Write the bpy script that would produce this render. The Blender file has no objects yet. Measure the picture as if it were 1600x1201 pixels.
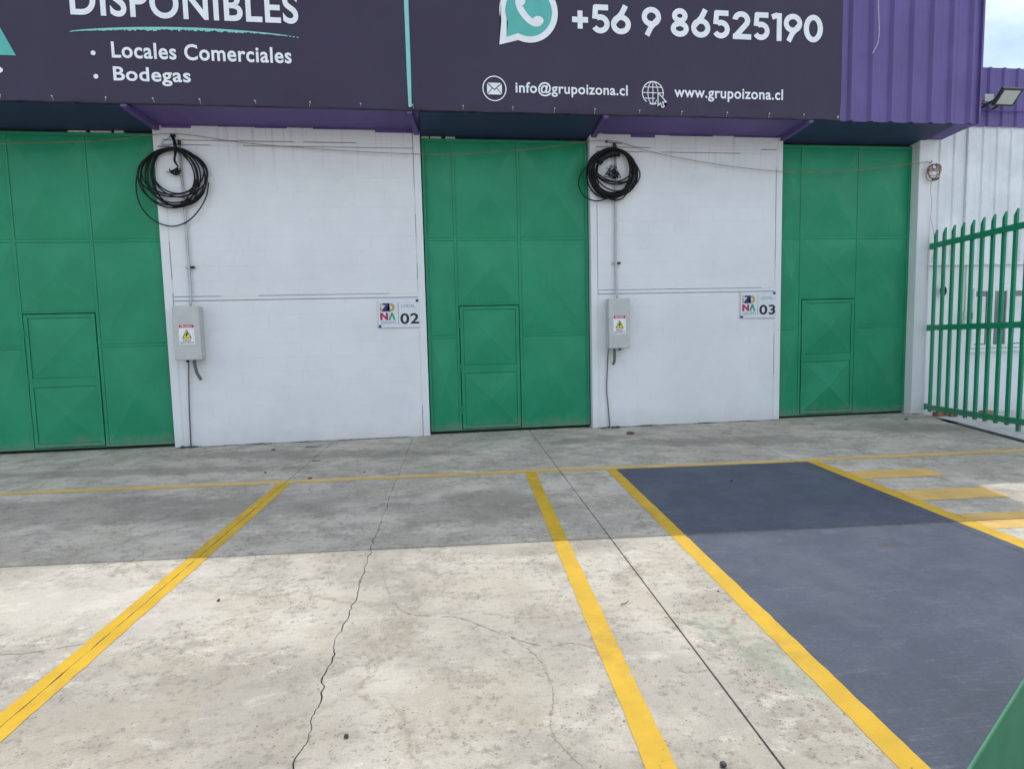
import bpy, bmesh, math, random
from mathutils import Vector, Matrix, noise as mnoise
random.seed(7)
S = bpy.context.scene
COL = S.collection
PI = math.pi

# ------------------------------------------------------------------ camera
cam = bpy.data.cameras.new('camera'); camo = bpy.data.objects.new('camera', cam); COL.objects.link(camo)
r_ = Vector((0.98976, -0.1408, -0.02339)); u_ = Vector((0.03588, 0.0868, 0.99558)); f_ = Vector((0.13815, 0.98623, -0.09096))
m = Matrix(((r_.x, u_.x, -f_.x, 3.51725), (r_.y, u_.y, -f_.y, -9.43964), (r_.z, u_.z, -f_.z, 1.6), (0, 0, 0, 1)))
camo.matrix_world = m
cam.sensor_fit = 'HORIZONTAL'; cam.sensor_width = 36.0; cam.lens = 36.0 * 989.117 / 1600.0
cam.clip_start = 0.05; cam.clip_end = 3000
S.camera = camo

# ------------------------------------------------------------------ sky and sun
SUN_AZ = math.atan2(0.27, 1.0)             # measured from +y (behind the warehouse) towards +x
SUN_EL = math.radians(60.6)
wd = bpy.data.worlds.new('World'); S.world = wd; wd.use_nodes = True
nt = wd.node_tree; nt.nodes.clear()
wo = nt.nodes.new('ShaderNodeOutputWorld'); bg = nt.nodes.new('ShaderNodeBackground')
sky = nt.nodes.new('ShaderNodeTexSky'); sky.sky_type = 'NISHITA'; sky.sun_disc = False
sky.sun_elevation = SUN_EL; sky.sun_rotation = SUN_AZ; sky.air_density = 1.0; sky.dust_density = 1.6; sky.ozone_density = 1.0
tc = nt.nodes.new('ShaderNodeTexCoord'); mp = nt.nodes.new('ShaderNodeMapping'); mp.inputs['Scale'].default_value = (1, 1, 2.2); mp.inputs['Location'].default_value = (5.3, 2.9, 0.4)
cn = nt.nodes.new('ShaderNodeTexNoise'); cn.inputs['Scale'].default_value = 1.7; cn.inputs['Detail'].default_value = 7; cn.inputs['Roughness'].default_value = 0.55
cr = nt.nodes.new('ShaderNodeValToRGB'); cr.color_ramp.elements[0].position = 0.36; cr.color_ramp.elements[1].position = 0.63
mx = nt.nodes.new('ShaderNodeMix'); mx.data_type = 'RGBA'
mx.inputs['B'].default_value = (8.5, 9.4, 10.5, 1)
nt.links.new(tc.outputs['Generated'], mp.inputs['Vector']); nt.links.new(mp.outputs['Vector'], cn.inputs['Vector'])
nt.links.new(cn.outputs['Fac'], cr.inputs['Fac']); nt.links.new(cr.outputs['Color'], mx.inputs['Factor'])
nt.links.new(sky.outputs['Color'], mx.inputs['A']); nt.links.new(mx.outputs['Result'], bg.inputs['Color'])
bg.inputs['Strength'].default_value = 0.15
nt.links.new(bg.outputs['Background'], wo.inputs['Surface'])
sl = bpy.data.lights.new('sun', 'SUN'); sl.energy = 2.0; sl.angle = math.radians(0.55); sl.color = (1.0, 0.965, 0.91)
so = bpy.data.objects.new('sun', sl); COL.objects.link(so)
sd = Vector((math.sin(SUN_AZ) * math.cos(SUN_EL), math.cos(SUN_AZ) * math.cos(SUN_EL), math.sin(SUN_EL)))
so.rotation_euler = sd.to_track_quat('Z', 'Y').to_euler(); so.location = (0, 20, 30)
cy = S.cycles; cy.use_adaptive_sampling = True; cy.adaptive_threshold = 0.03; cy.use_denoising = True; cy.max_bounces = 5; cy.diffuse_bounces = 3; cy.glossy_bounces = 2; cy.transmission_bounces = 2; cy.caustics_reflective = False; cy.caustics_refractive = False
S.view_settings.view_transform = 'Standard'; S.view_settings.look = 'None'
S.view_settings.exposure = 0.21; S.view_settings.gamma = 1.0; S.view_settings.use_curve_mapping = False

# ------------------------------------------------------------------ helpers
def link(o, parent=None):
    COL.objects.link(o)
    if parent is not None:
        o.parent = parent; o.matrix_parent_inverse = Matrix.Translation(world_loc(parent)).inverted()   # children keep world coordinates
    return o
def tag(o, label=None, cat=None, group=None, kind=None):
    if label: o['label'] = label
    if cat: o['category'] = cat
    if group: o['group'] = group
    if kind: o['kind'] = kind
    return o
def empty(name, loc=(0, 0, 0), parent=None):
    o = bpy.data.objects.new(name, None); o.location = loc; o.empty_display_size = .2
    return link(o, parent)
def mobj(name, bm, mat, parent=None, smooth=False, recalc=True):
    if recalc: bmesh.ops.recalc_face_normals(bm, faces=bm.faces[:])
    me = bpy.data.meshes.new(name); bm.to_mesh(me); bm.free()
    me.materials.append(mat)
    if smooth:
        for p in me.polygons: p.use_smooth = True
    o = bpy.data.objects.new(name, me)
    return link(o, parent)
def world_loc(o):
    v = Vector((0, 0, 0)); p = o
    while p is not None:
        v = v + p.location
        if p.parent is not None: v = v + p.matrix_parent_inverse.translation
        p = p.parent
    return v
def box(bm, x0, x1, y0, y1, z0, z1, bev=0.0):
    vs = [bm.verts.new(c) for c in ((x0, y0, z0), (x1, y0, z0), (x1, y1, z0), (x0, y1, z0), (x0, y0, z1), (x1, y0, z1), (x1, y1, z1), (x0, y1, z1))]
    fs = [bm.faces.new([vs[i] for i in q]) for q in ((3, 2, 1, 0), (4, 5, 6, 7), (0, 1, 5, 4), (1, 2, 6, 5), (2, 3, 7, 6), (3, 0, 4, 7))]
    if bev > 0:
        es = set(e for f in fs for e in f.edges)
        bmesh.ops.bevel(bm, geom=list(es), offset=bev, segments=1, affect='EDGES')
def bx(name, mat, parent, x0, x1, y0, y1, z0, z1, bev=0.0):
    bm = bmesh.new(); box(bm, x0, x1, y0, y1, z0, z1, bev); return mobj(name, bm, mat, parent)
def prism(bm, pts, lo, hi, axis='z', chamfer=0.0):
    """closed outline pts (2-D) extruded along an axis from lo to hi"""
    def P(a, b, c): return (a, b, c) if axis == 'z' else (a, c, b)
    bot = [bm.verts.new(P(a, b, lo)) for a, b in pts]; top = [bm.verts.new(P(a, b, hi)) for a, b in pts]
    n = len(pts)
    for i in range(n):
        j = (i + 1) % n; bm.faces.new((bot[i], bot[j], top[j], top[i]))
    bm.faces.new(top); bm.faces.new(bot[::-1])
def beam(bm, a, b, w, hgt, up=(0, 0, 1)):
    a = Vector(a); b = Vector(b); d = (b - a).normalized(); s = d.cross(Vector(up)).normalized(); u = s.cross(d)
    q = [(-.5, -.5), (.5, -.5), (.5, .5), (-.5, .5)]
    A = [bm.verts.new(a + s * w * i + u * hgt * j) for i, j in q]; B = [bm.verts.new(b + s * w * i + u * hgt * j) for i, j in q]
    for i in range(4):
        j = (i + 1) % 4; bm.faces.new((A[i], A[j], B[j], B[i]))
    bm.faces.new(A[::-1]); bm.faces.new(B)
def tube(bm, pts, rad, seg=8, closed=False):
    pts = [Vector(p) for p in pts]; n = len(pts); rings = []
    prev = None
    for i in range(n):
        if closed: t = (pts[(i + 1) % n] - pts[i - 1])
        else: t = pts[min(i + 1, n - 1)] - pts[max(i - 1, 0)]
        t.normalize()
        if prev is None:
            a = Vector((0, 0, 1)) if abs(t.z) < .9 else Vector((1, 0, 0)); s = t.cross(a).normalized()
        else:
            s = (prev - t * prev.dot(t)); s = s.normalized() if s.length > 1e-6 else t.cross(Vector((0, 0, 1))).normalized()
        prev = s; u = t.cross(s)
        R = rad(i / (n - 1)) if callable(rad) else rad
        rings.append([bm.verts.new(pts[i] + (s * math.cos(2 * PI * k / seg) + u * math.sin(2 * PI * k / seg)) * R) for k in range(seg)])
    for i in range(n if closed else n - 1):
        A = rings[i]; B = rings[(i + 1) % n]
        for k in range(seg): bm.faces.new((A[k], A[(k + 1) % seg], B[(k + 1) % seg], B[k]))
    if not closed:
        bm.faces.new(rings[0][::-1]); bm.faces.new(rings[-1])
def smooth_path(ctrl, n=12):
    """Catmull-Rom through control points"""
    c = [Vector(p) for p in ctrl]; c = [c[0] * 2 - c[1]] + c + [c[-1] * 2 - c[-2]]; out = []
    for i in range(1, len(c) - 2):
        p0, p1, p2, p3 = c[i - 1:i + 3]
        for k in range(n):
            t = k / n
            out.append(.5 * ((2 * p1) + (p2 - p0) * t + (2 * p0 - 5 * p1 + 4 * p2 - p3) * t * t + (3 * p1 - p0 - 3 * p2 + p3) * t ** 3))
    out.append(c[-2]); return out

# ------------------------------------------------------------------ materials
def nm(name):
    mt = bpy.data.materials.new(name); mt.use_nodes = True; t = mt.node_tree
    return mt, t, t.nodes['Principled BSDF']
class NB:
    def __init__(s, t):
        s.t = t; g = t.nodes.new('ShaderNodeNewGeometry'); s.pos = g.outputs['Position']
        s.objrand = None
    def node(s, k): return s.t.nodes.new(k)
    def l(s, a, b): s.t.links.new(a, b)
    def rand(s):
        if s.objrand is None: s.objrand = s.node('ShaderNodeObjectInfo').outputs['Random']
        return s.objrand
    def mapping(s, scale=(1, 1, 1), rot=(0, 0, 0), loc=(0, 0, 0), vec=None):
        n = s.node('ShaderNodeMapping'); n.inputs['Scale'].default_value = scale; n.inputs['Rotation'].default_value = rot; n.inputs['Location'].default_value = loc
        s.l(vec or s.pos, n.inputs['Vector']); return n.outputs['Vector']
    def noise(s, sc, det=4, rough=.55, vec=None, dist=0):
        n = s.node('ShaderNodeTexNoise'); n.inputs['Scale'].default_value = sc; n.inputs['Detail'].default_value = det; n.inputs['Roughness'].default_value = rough; n.inputs['Distortion'].default_value = dist
        s.l(vec or s.pos, n.inputs['Vector']); return n.outputs['Fac']
    def voro(s, sc, feature='F1', vec=None):
        n = s.node('ShaderNodeTexVoronoi'); n.feature = feature; n.inputs['Scale'].default_value = sc
        s.l(vec or s.pos, n.inputs['Vector']); return n
    def ramp(s, fac, a, b, ca=0.0, cb=1.0):
        n = s.node('ShaderNodeMapRange'); n.inputs['From Min'].default_value = a; n.inputs['From Max'].default_value = b
        n.inputs['To Min'].default_value = ca; n.inputs['To Max'].default_value = cb; n.clamp = True; n.interpolation_type = 'SMOOTHSTEP'
        s.l(fac, n.inputs['Value']); return n.outputs['Result']
    def math(s, op, a, b=None):
        n = s.node('ShaderNodeMath'); n.operation = op
        for i, v in enumerate((a, b)):
            if v is None: continue
            if isinstance(v, (int, float)): n.inputs[i].default_value = v
            else: s.l(v, n.inputs[i])
        return n.outputs[0]
    def mix(s, fac, a, b, mode='MIX'):
        n = s.node('ShaderNodeMix'); n.data_type = 'RGBA'; n.blend_type = mode
        for k, v in (('Factor', fac), ('A', a), ('B', b)):
            i = [x for x in n.inputs if x.name == k and (x.type == 'RGBA' if k != 'Factor' else x.type == 'VALUE')][0]
            if isinstance(v, (int, float)): i.default_value = v
            elif isinstance(v, tuple): i.default_value = v if len(v) == 4 else (*v, 1)
            else: s.l(v, i)
        return [x for x in n.outputs if x.type == 'RGBA'][0]
    def bump(s, hgt, strength, dist, bsdf):
        n = s.node('ShaderNodeBump'); n.inputs['Strength'].default_value = strength; n.inputs['Distance'].default_value = dist
        s.l(hgt, n.inputs['Height']); s.l(n.outputs['Normal'], bsdf.inputs['Normal'])
def plain(name, col, rough=.6, metal=0.0, var=.12, vscale=6, bump=0.0, spec=.5):
    mt, t, b = nm(name); n = NB(t)
    f = n.noise(vscale, 5, .6)
    c = n.mix(n.ramp(f, .3, .7), tuple(x * (1 - var) for x in col), tuple(min(1, x * (1 + var)) for x in col))
    n.l(c, b.inputs['Base Color']); b.inputs['Roughness'].default_value = rough; b.inputs['Metallic'].default_value = metal
    b.inputs['Specular IOR Level'].default_value = spec
    if bump: n.bump(n.noise(vscale * 8, 4), bump, .004, b)
    return mt

def mask_blob(n, cx, cy, rx, ry, rot=0, sharp=.6, vec=None):
    """soft elliptical stain mask, edge broken up by noise"""
    d = n.mapping(scale=(1 / rx, 1 / ry, 0), loc=(0, 0, 0), vec=n.mapping(rot=(0, 0, rot), vec=n.mapping(loc=(-cx, -cy, 0), vec=vec)))
    ln = n.node('ShaderNodeVectorMath'); ln.operation = 'LENGTH'; n.l(d, ln.inputs[0])
    if not hasattr(n, 'nz'): n.nz = n.noise(2.2, 4, .65)
    nz = n.nz; v = n.math('ADD', ln.outputs['Value'], n.math('MULTIPLY', n.math('SUBTRACT', nz, .5), 1.6))
    return n.ramp(v, sharp, 1.15, 1.0, 0.0)

def mat_concrete():
    mt, t, b = nm('concrete_paving'); n = NB(t)
    big = n.noise(.8, 6, .66); mid = n.noise(2.9, 7, .72); fine = n.noise(21, 5, .76); grit = n.noise(120, 2, .6)
    dv = n.node('ShaderNodeVectorMath'); dv.operation = 'ADD'; nv = n.node('ShaderNodeTexNoise'); nv.inputs['Scale'].default_value = 1.7; nv.inputs['Detail'].default_value = 5; nv.inputs['Roughness'].default_value = .62
    n.l(n.pos, nv.inputs['Vector']); sc = n.node('ShaderNodeVectorMath'); sc.operation = 'SCALE'; sc.inputs['Scale'].default_value = .6
    n.l(nv.outputs['Color'], sc.inputs[0]); n.l(n.pos, dv.inputs[0]); n.l(sc.outputs[0], dv.inputs[1])
    trowel = n.noise(5.5, 6, .74, vec=n.mapping(scale=(.8, 1.5, 1), rot=(0, 0, .35)))
    nv2 = n.node('ShaderNodeSeparateColor'); n.l(nv.outputs['Color'], nv2.inputs[0]); A1, A2, A3 = nv2.outputs[0], nv2.outputs[1], nv2.outputs[2]
    c = n.mix(n.ramp(big, .42, .58), (.665, .60, .50), (.50, .45, .38))
    c = n.mix(n.ramp(A3, .47, .60, 0, .40), c, (.52, .44, .32))                                                 # brownish dirt tint
    c = n.mix(n.ramp(mid, .48, .63, 0, .62), c, (.37, .33, .275))
    c = n.mix(n.math('MULTIPLY', n.ramp(trowel, .53, .64, 0, .65), n.ramp(A1, .42, .56)), c, (.80, .735, .63))      # pale laitance
    c = n.mix(n.math('MULTIPLY', n.ramp(trowel, .47, .37, 0, .45), n.ramp(A2, .42, .55)), c, (.34, .305, .25))
    c = n.mix(n.math('MULTIPLY', n.ramp(fine, .52, .61, 0, .65), n.ramp(mid, .38, .54)), c, (.24, .215, .175))
    vo = n.voro(.55, 'DISTANCE_TO_EDGE', vec=dv.outputs[0])
    vein = n.math('MULTIPLY', n.ramp(n.math('ADD', vo.outputs['Distance'], n.math('MULTIPLY', n.math('SUBTRACT', fine, .5), .10)), -.010, .016, 1, 0), n.ramp(A2, .44, .53))
    c = n.mix(n.math('MULTIPLY', vein, .75), c, (.31, .255, .18))
    vp = n.voro(34); pit = n.math('MULTIPLY', n.ramp(vp.outputs['Distance'], .10, .19, 1, 0), n.ramp(mid, .43, .55))
    vp2 = n.voro(13); pit2 = n.math('MULTIPLY', n.ramp(vp2.outputs['Distance'], .045, .075, 1, 0), n.ramp(A1, .455, .51))
    pits = n.math('MAXIMUM', pit, pit2)
    c = n.mix(n.math('MULTIPLY', pits, .90), c, (.10, .09, .075))
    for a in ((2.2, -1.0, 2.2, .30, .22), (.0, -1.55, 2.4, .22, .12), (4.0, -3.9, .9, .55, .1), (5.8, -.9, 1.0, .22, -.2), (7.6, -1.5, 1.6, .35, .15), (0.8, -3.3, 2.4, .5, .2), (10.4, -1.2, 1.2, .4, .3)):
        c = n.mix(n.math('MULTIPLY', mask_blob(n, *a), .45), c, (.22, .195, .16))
    for a in ((3.2, -5.6, .42, 1.3, .1), (4.3, -5.05, .8, .16, -.05), (2.5, -6.7, 1.15, .75, .35), (3.9, -6.5, .75, 1.1, .1), (4.2, -7.6, 1.4, .5, .1), (1.6, -7.4, 1.3, .4, .3)):
        c = n.mix(n.math('MULTIPLY', mask_blob(n, *a, .25), .36), c, (.36, .32, .255))
    c = n.mix(n.math('MULTIPLY', mask_blob(n, 1.0, -5.4, 1.6, .5, .1, .3), .40), c, (.84, .77, .65))
    gsp = n.math('MULTIPLY', mask_blob(n, 5.08, -6.7, .13, .75, -.33), n.ramp(fine, .38, .62))
    c = n.mix(n.math('MULTIPLY', gsp, .42), c, (.28, .42, .30))
    c = n.mix(n.math('MULTIPLY', n.ramp(grit, .35, .65), .20), c, (.22, .2, .165))
    hs = n.mix(1.0, c, n.mix(n.rand(), (.915, .915, .915), (.965, .965, .965)), 'MULTIPLY')
    n.l(hs, b.inputs['Base Color']); b.inputs['Roughness'].default_value = .86; b.inputs['Specular IOR Level'].default_value = .2
    hh = n.math('ADD', n.math('MULTIPLY', fine, .7), n.math('MULTIPLY', grit, .3))
    n.bump(hh, .55, .006, b); return mt
def mat_paint(name, col, wear=.5, worn=(.45, .44, .40), scuff=None):
    mt, t, b = nm(name); n = NB(t)
    mid = n.noise(3.5, 6, .65); fine = n.noise(28, 6, .7)
    c = n.mix(n.ramp(mid, .35, .68), tuple(x * .90 for x in col), tuple(x * 1.06 for x in col))
    c = n.mix(n.math('MULTIPLY', n.ramp(fine, .60, .70), wear), c, worn)
    c = n.mix(n.math('MULTIPLY', n.ramp(n.noise(1.9, 6, .72), .52, .68), .40), c, tuple(x * .50 + .02 for x in col))
    c = n.mix(n.math('MULTIPLY', n.ramp(n.noise(7, 6, .8, vec=n.mapping(scale=(1, .35, 1))), .60, .68), wear), c, worn)
    if scuff:
        for rot, sx, sy, s0, amt in ((-.30, .45, 5, 6.0, .22), (.25, .5, 4.5, 4.0, .20), (-.75, .5, 6, 8.0, .16)):
            sv = n.noise(s0, 5, .75, vec=n.mapping(scale=(sx, sy, 1), rot=(0, 0, rot)), dist=.2)
            c = n.mix(n.math('MULTIPLY', n.math('MULTIPLY', n.ramp(sv, .56, .68), n.ramp(mid, .40, .60)), amt), c, scuff)
        vs = n.voro(7, vec=n.mapping(scale=(.3, 3.2, 1), rot=(0, 0, .45))); sc = n.math('MULTIPLY', n.ramp(vs.outputs['Distance'], .02, .06, 1, 0), n.ramp(n.noise(1.5, 3), .54, .60))
        c = n.mix(n.math('MULTIPLY', sc, .35), c, (.5, .52, .58))
        for a in ((6.72, -5.5, .14, .05, 0), (7.02, -5.19, .10, .04, .1)):
            c = n.mix(n.math('MULTIPLY', mask_blob(n, *a, .3), .6), c, (.10, .075, .06))
        b.inputs['Specular IOR Level'].default_value = .22
    vp = n.voro(24); pit = n.math('MULTIPLY', n.ramp(vp.outputs['Distance'], .05, .10, 1, 0), n.ramp(n.noise(2.1, 4), .5, .62))
    c = n.mix(n.math('MULTIPLY', pit, .75), c, (.14, .12, .08))
    if scuff: c = n.mix(n.math('MULTIPLY', n.ramp(n.noise(60, 3, .7), .45, .62), .35), c, (.055, .065, .095)); c = n.mix(n.ramp(n.noise(1.3, 6, .74), .47, .62, 0, .38), c, (.130, .138, .160))
    n.l(c, b.inputs['Base Color']); b.inputs['Roughness'].default_value = .66
    n.bump(n.math('ADD', fine, n.noise(90, 3)), .35, .004, b); return mt
def mat_wallpaint():
    mt, t, b = nm('white_masonry_paint'); n = NB(t)
    a = n.noise(1.1, 6, .6); f = n.noise(14, 6, .68, vec=n.mapping(scale=(1, 1, 2.2)))
    c = n.mix(n.ramp(a, .35, .68), (.79, .80, .81), (.74, .75, .76))
    c = n.mix(n.ramp(f, .56, .74, 0, .30), c, (.60, .605, .60))
    sp = n.node('ShaderNodeSeparateXYZ'); n.l(n.pos, sp.inputs[0])
    splash = n.math('MULTIPLY', n.ramp(n.math('ADD', sp.outputs['Z'], n.math('MULTIPLY', n.noise(4, 5), .5)), .22, .62, 1, 0), .30)
    c = n.mix(splash, c, (.52, .50, .46))                                               # rain splash dirt at the foot
    drip = n.noise(5, 5, .6, vec=n.mapping(scale=(3.0, 3.0, .10))); up = n.ramp(sp.outputs['Z'], 3.7, 4.4)
    c = n.mix(n.math('MULTIPLY', n.math('MULTIPLY', n.ramp(drip, .52, .68), up), .45), c, (.50, .46, .42))
    vp = n.voro(3.1); dot = n.math('MULTIPLY', n.ramp(vp.outputs['Distance'], .012, .03, 1, 0), .7)
    c = n.mix(dot, c, (.35, .34, .33))
    n.l(c, b.inputs['Base Color']); b.inputs['Roughness'].default_value = .7; b.inputs['Specular IOR Level'].default_value = .3
    n.bump(n.math('ADD', f, n.math('MULTIPLY', n.noise(55, 4), .5)), .5, .006, b); return mt
def mat_green():
    mt, t, b = nm('green_enamel'); n = NB(t)
    a = n.noise(1.3, 5, .6); f = n.noise(18, 5, .6)
    c = n.mix(n.ramp(a, .32, .70), (.012, .245, .120), (.022, .290, .147))
    c = n.mix(n.ramp(f, .60, .76, 0, .25), c, (.03, .27, .15))
    sp = n.node('ShaderNodeSeparateXYZ'); n.l(n.pos, sp.inputs[0])
    rust = n.math('MULTIPLY', n.ramp(n.math('ADD', sp.outputs['Z'], n.math('MULTIPLY', n.noise(5, 6, .7), .55)), .30, .52, 1, 0), .5)
    c = n.mix(rust, c, (.20, .25, .18))
    drip = n.noise(6, 5, .6, vec=n.mapping(scale=(3, 3, .12)))
    c = n.mix(n.ramp(drip, .58, .74, 0, .22), c, (.008, .165, .085))
    n.l(c, b.inputs['Base Color']); b.inputs['Roughness'].default_value = .40; b.inputs['Specular IOR Level'].default_value = .32
    n.bump(n.math('ADD', n.noise(2.4, 4), n.math('MULTIPLY', f, .12)), .5, .03, b); return mt
def mat_sheet(name, col, spec=.4, rough=.5, grime=.25):
    mt, t, b = nm(name); n = NB(t)
    a = n.noise(2.0, 5, .6); d = n.noise(6, 6, .65, vec=n.mapping(scale=(3, 3, .15)))
    c = n.mix(n.ramp(a, .35, .68), tuple(x * .92 for x in col), tuple(x * 1.07 for x in col))
    c = n.mix(n.ramp(d, .55, .75, 0, grime), c, tuple(x * .6 for x in col))
    n.l(c, b.inputs['Base Color']); b.inputs['Roughness'].default_value = rough; b.inputs['Specular IOR Level'].default_value = spec
    n.bump(n.noise(5, 3), .12, .02, b); return mt
def mat_vinyl():
    mt, t, b = nm('banner_vinyl'); n = NB(t)
    a = n.noise(.8, 5, .6); w = n.noise(260, 2, .5)
    c = n.mix(n.ramp(a, .35, .68), (.038, .026, .057), (.044, .031, .066))
    v = n.voro(1.9, vec=n.mapping(scale=(6, 1, .35))); sc = n.math('MULTIPLY', n.ramp(v.outputs['Distance'], .0, .02, 1, 0), .35)
    c = n.mix(sc, c, (.3, .28, .33))
    n.l(c, b.inputs['Base Color']); b.inputs['Roughness'].default_value = .5; b.inputs['Specular IOR Level'].default_value = .35
    n.bump(n.math('ADD', n.math('MULTIPLY', n.noise(1.4, 3, vec=n.mapping(scale=(1.6, 1, .6))), 14), n.math('MULTIPLY', w, .12)), .2, .01, b); return mt

M = {}
M['concrete'] = mat_concrete()
M['old_green'] = plain('weathered_green_enamel', (.036, .20, .09), .5, var=.12, vscale=14, bump=.2)
M['yellow'] = mat_paint('yellow_road_paint', (.66, .392, .014), .5, (.46, .40, .26))
M['yellow_faded'] = mat_paint('faded_yellow_paint', (.72, .46, .13), .5, (.52, .47, .35))
M['blue'] = mat_paint('blue_bay_paint', (.088, .099, .132), .3, (.17, .185, .215), scuff=(.36, .38, .43))
M['white'] = mat_wallpaint()
M['green'] = mat_green()
M['purple'] = mat_sheet('purple_sheet', (.135, .100, .285))
M['purple_soffit'] = mat_sheet('purple_soffit_paint', (.125, .085, .265), .3, .6)
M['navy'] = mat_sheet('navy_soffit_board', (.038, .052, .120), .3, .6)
M['white_sheet'] = mat_sheet('white_sheet', (.74, .76, .76), .4, .5, .30)
M['vinyl'] = mat_vinyl()
M['print_white'] = plain('white_print', (.85, .88, .89), .5, var=.04)
M['print_teal'] = plain('teal_print', (.10, .47, .42), .5, var=.05)
M['print_aqua'] = plain('aqua_print', (.25, .62, .57), .5, var=.05)
M['black'] = plain('black_cable_sheath', (.006, .006, .007), .5, spec=.3, var=.3, vscale=20)
M['rubber'] = plain('black_plastic', (.018, .018, .02), .5, var=.3, vscale=20)
M['galv'] = plain('galvanised_conduit', (.45, .46, .46), .45, .35, .08, 9)
M['box'] = plain('grey_box_enamel', (.52, .53, .51), .45, var=.06, vscale=5)
M['greyplastic'] = plain('dark_grey_conduit', (.12, .12, .12), .55, var=.2, vscale=20)
M['label_white'] = plain('label_white', (.82, .82, .82), .5, var=.05)
M['label_red'] = plain('label_red', (.42, .03, .07), .5, var=.1)
M['label_yellow'] = plain('label_yellow', (.80, .66, .03), .5, var=.08)
M['label_black'] = plain('label_black', (.012, .012, .013), .5, var=.2)
M['label_navy'] = plain('label_navy', (.03, .025, .15), .5, var=.1)
M['label_gold'] = plain('label_gold', (.50, .36, .06), .5, var=.1)
M['label_pink'] = plain('label_crimson', (.45, .01, .10), .5, var=.1)
M['label_green'] = plain('label_green', (.03, .33, .16), .5, var=.1)
M['label_grey'] = plain('label_grey', (.28, .29, .33), .5, var=.1)
M['acrylic'] = plain('sign_acrylic', (.70, .73, .78), .25, var=.03)
M['copper'] = plain('brown_cord', (.26, .11, .055), .55, var=.35, vscale=30)
M['orange'] = plain('orange_wire', (.33, .12, .06), .55, var=.2, vscale=8)
M['paleWire'] = plain('pale_wire', (.55, .5, .45), .5, var=.2, vscale=12)
M['dark'] = plain('dark_interior', (.02, .02, .022), .9)
M['soil'] = plain('dark_damp_earth', (.045, .042, .038), .95, var=.4, vscale=9, bump=.8)
M['apron'] = plain('pale_concrete_apron', (.50, .49, .46), .85, var=.14, vscale=3, bump=.4)
M['asphalt'] = plain('yard_ground', (.30, .295, .28), .9, var=.2, vscale=1.5, bump=.4)
M['brick'] = plain('red_brick', (.34, .15, .085), .85, var=.25, vscale=25, bump=.6)
M['stone'] = plain('dark_pebble', (.07, .065, .06), .85, var=.4, vscale=60, bump=.5)
M['leaf'] = plain('dead_leaf', (.13, .055, .03), .8, var=.4, vscale=60)
M['cream'] = plain('cream_daylight_and_case', (.62, .60, .50), .7, var=.15, vscale=25)  # door slit daylight put into the colour; also the meter case
M['lampglass'] = plain('floodlight_glass', (.46, .50, .45), .22, var=.05)
M['glass'] = plain('window_glass', (.12, .14, .16), .08, var=.2, vscale=2, spec=.8)
M['roof'] = plain('roof_sheet', (.42, .43, .44), .5, .3, .1, 3)

# ------------------------------------------------------------------ ground
DL = -0.06903; CD, SD = math.cos(DL), math.sin(DL)
def xy(s, t): return (s * CD - t * SD, s * SD + t * CD)      # paving frame (s across the bays, t along them) to world
def st(x, y): return (x * CD + y * SD, -x * SD + y * CD)
bm = bmesh.new(); g = 600
vs = [bm.verts.new(c) for c in ((-g, -g, -.12), (g, -g, -.12), (g, g, -.12), (-g, g, -.12))]; bm.faces.new(vs)
tag(mobj('ground', bm, M['asphalt']), kind='structure')

paving = empty('pavement'); tag(paving, kind='structure')
JT = -4.597                                                  # the joint across the bays
rows = [(1.4, JT), (JT, -9.2), (-9.2, -13.8), (-13.8, -18.4)]
def jline(t):                                                # joint beside the middle bay line leans a little
    return 5.10 + (5.255 - 5.10) * ((-t - 0.1) / 7.2)
def right_edge(t):
    x, y = 11.50, -.31
    return 11.50 - (11.50 - 11.06) * max(0, min(8, (-t + .3) / 2.25)) if t < .2 else 11.60
colb = [lambda t: -9.8, lambda t: -6.8, lambda t: -3.8, lambda t: -0.8, lambda t: 2.19, jline, lambda t: 7.86, right_edge]
def jag(s0, t0, s1, t1, amp, step, seed):
    L = math.hypot(s1 - s0, t1 - t0); k = max(2, int(L / step)); out = []
    for i in range(k + 1):
        f = i / k; s = s0 + (s1 - s0) * f; t = t0 + (t1 - t0) * f
        a = mnoise.noise((t * 2.2, seed, .3)) * amp * 1.6 + mnoise.noise((t * 9.0, seed, 4.1)) * amp + mnoise.noise((t * 24.0, seed, 2.2)) * amp * .6 + mnoise.noise((t * 55.0, seed, 6.2)) * amp * .35
        out.append((s + a, t))
    return out
HG = .0048; HGT = .010
def slab(poly, dz):
    bm = bmesh.new(); pts = [xy(*p) for p in poly]
    n = len(pts); bot = [bm.verts.new((x, y, -.11)) for x, y in pts]; top = [bm.verts.new((x, y, dz)) for x, y in pts]
    for i in range(n):
        j = (i + 1) % n; bm.faces.new((bot[i], bot[j], top[j], top[i]))
    bm.faces.new(top)
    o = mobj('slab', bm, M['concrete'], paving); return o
crack = None
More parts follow.
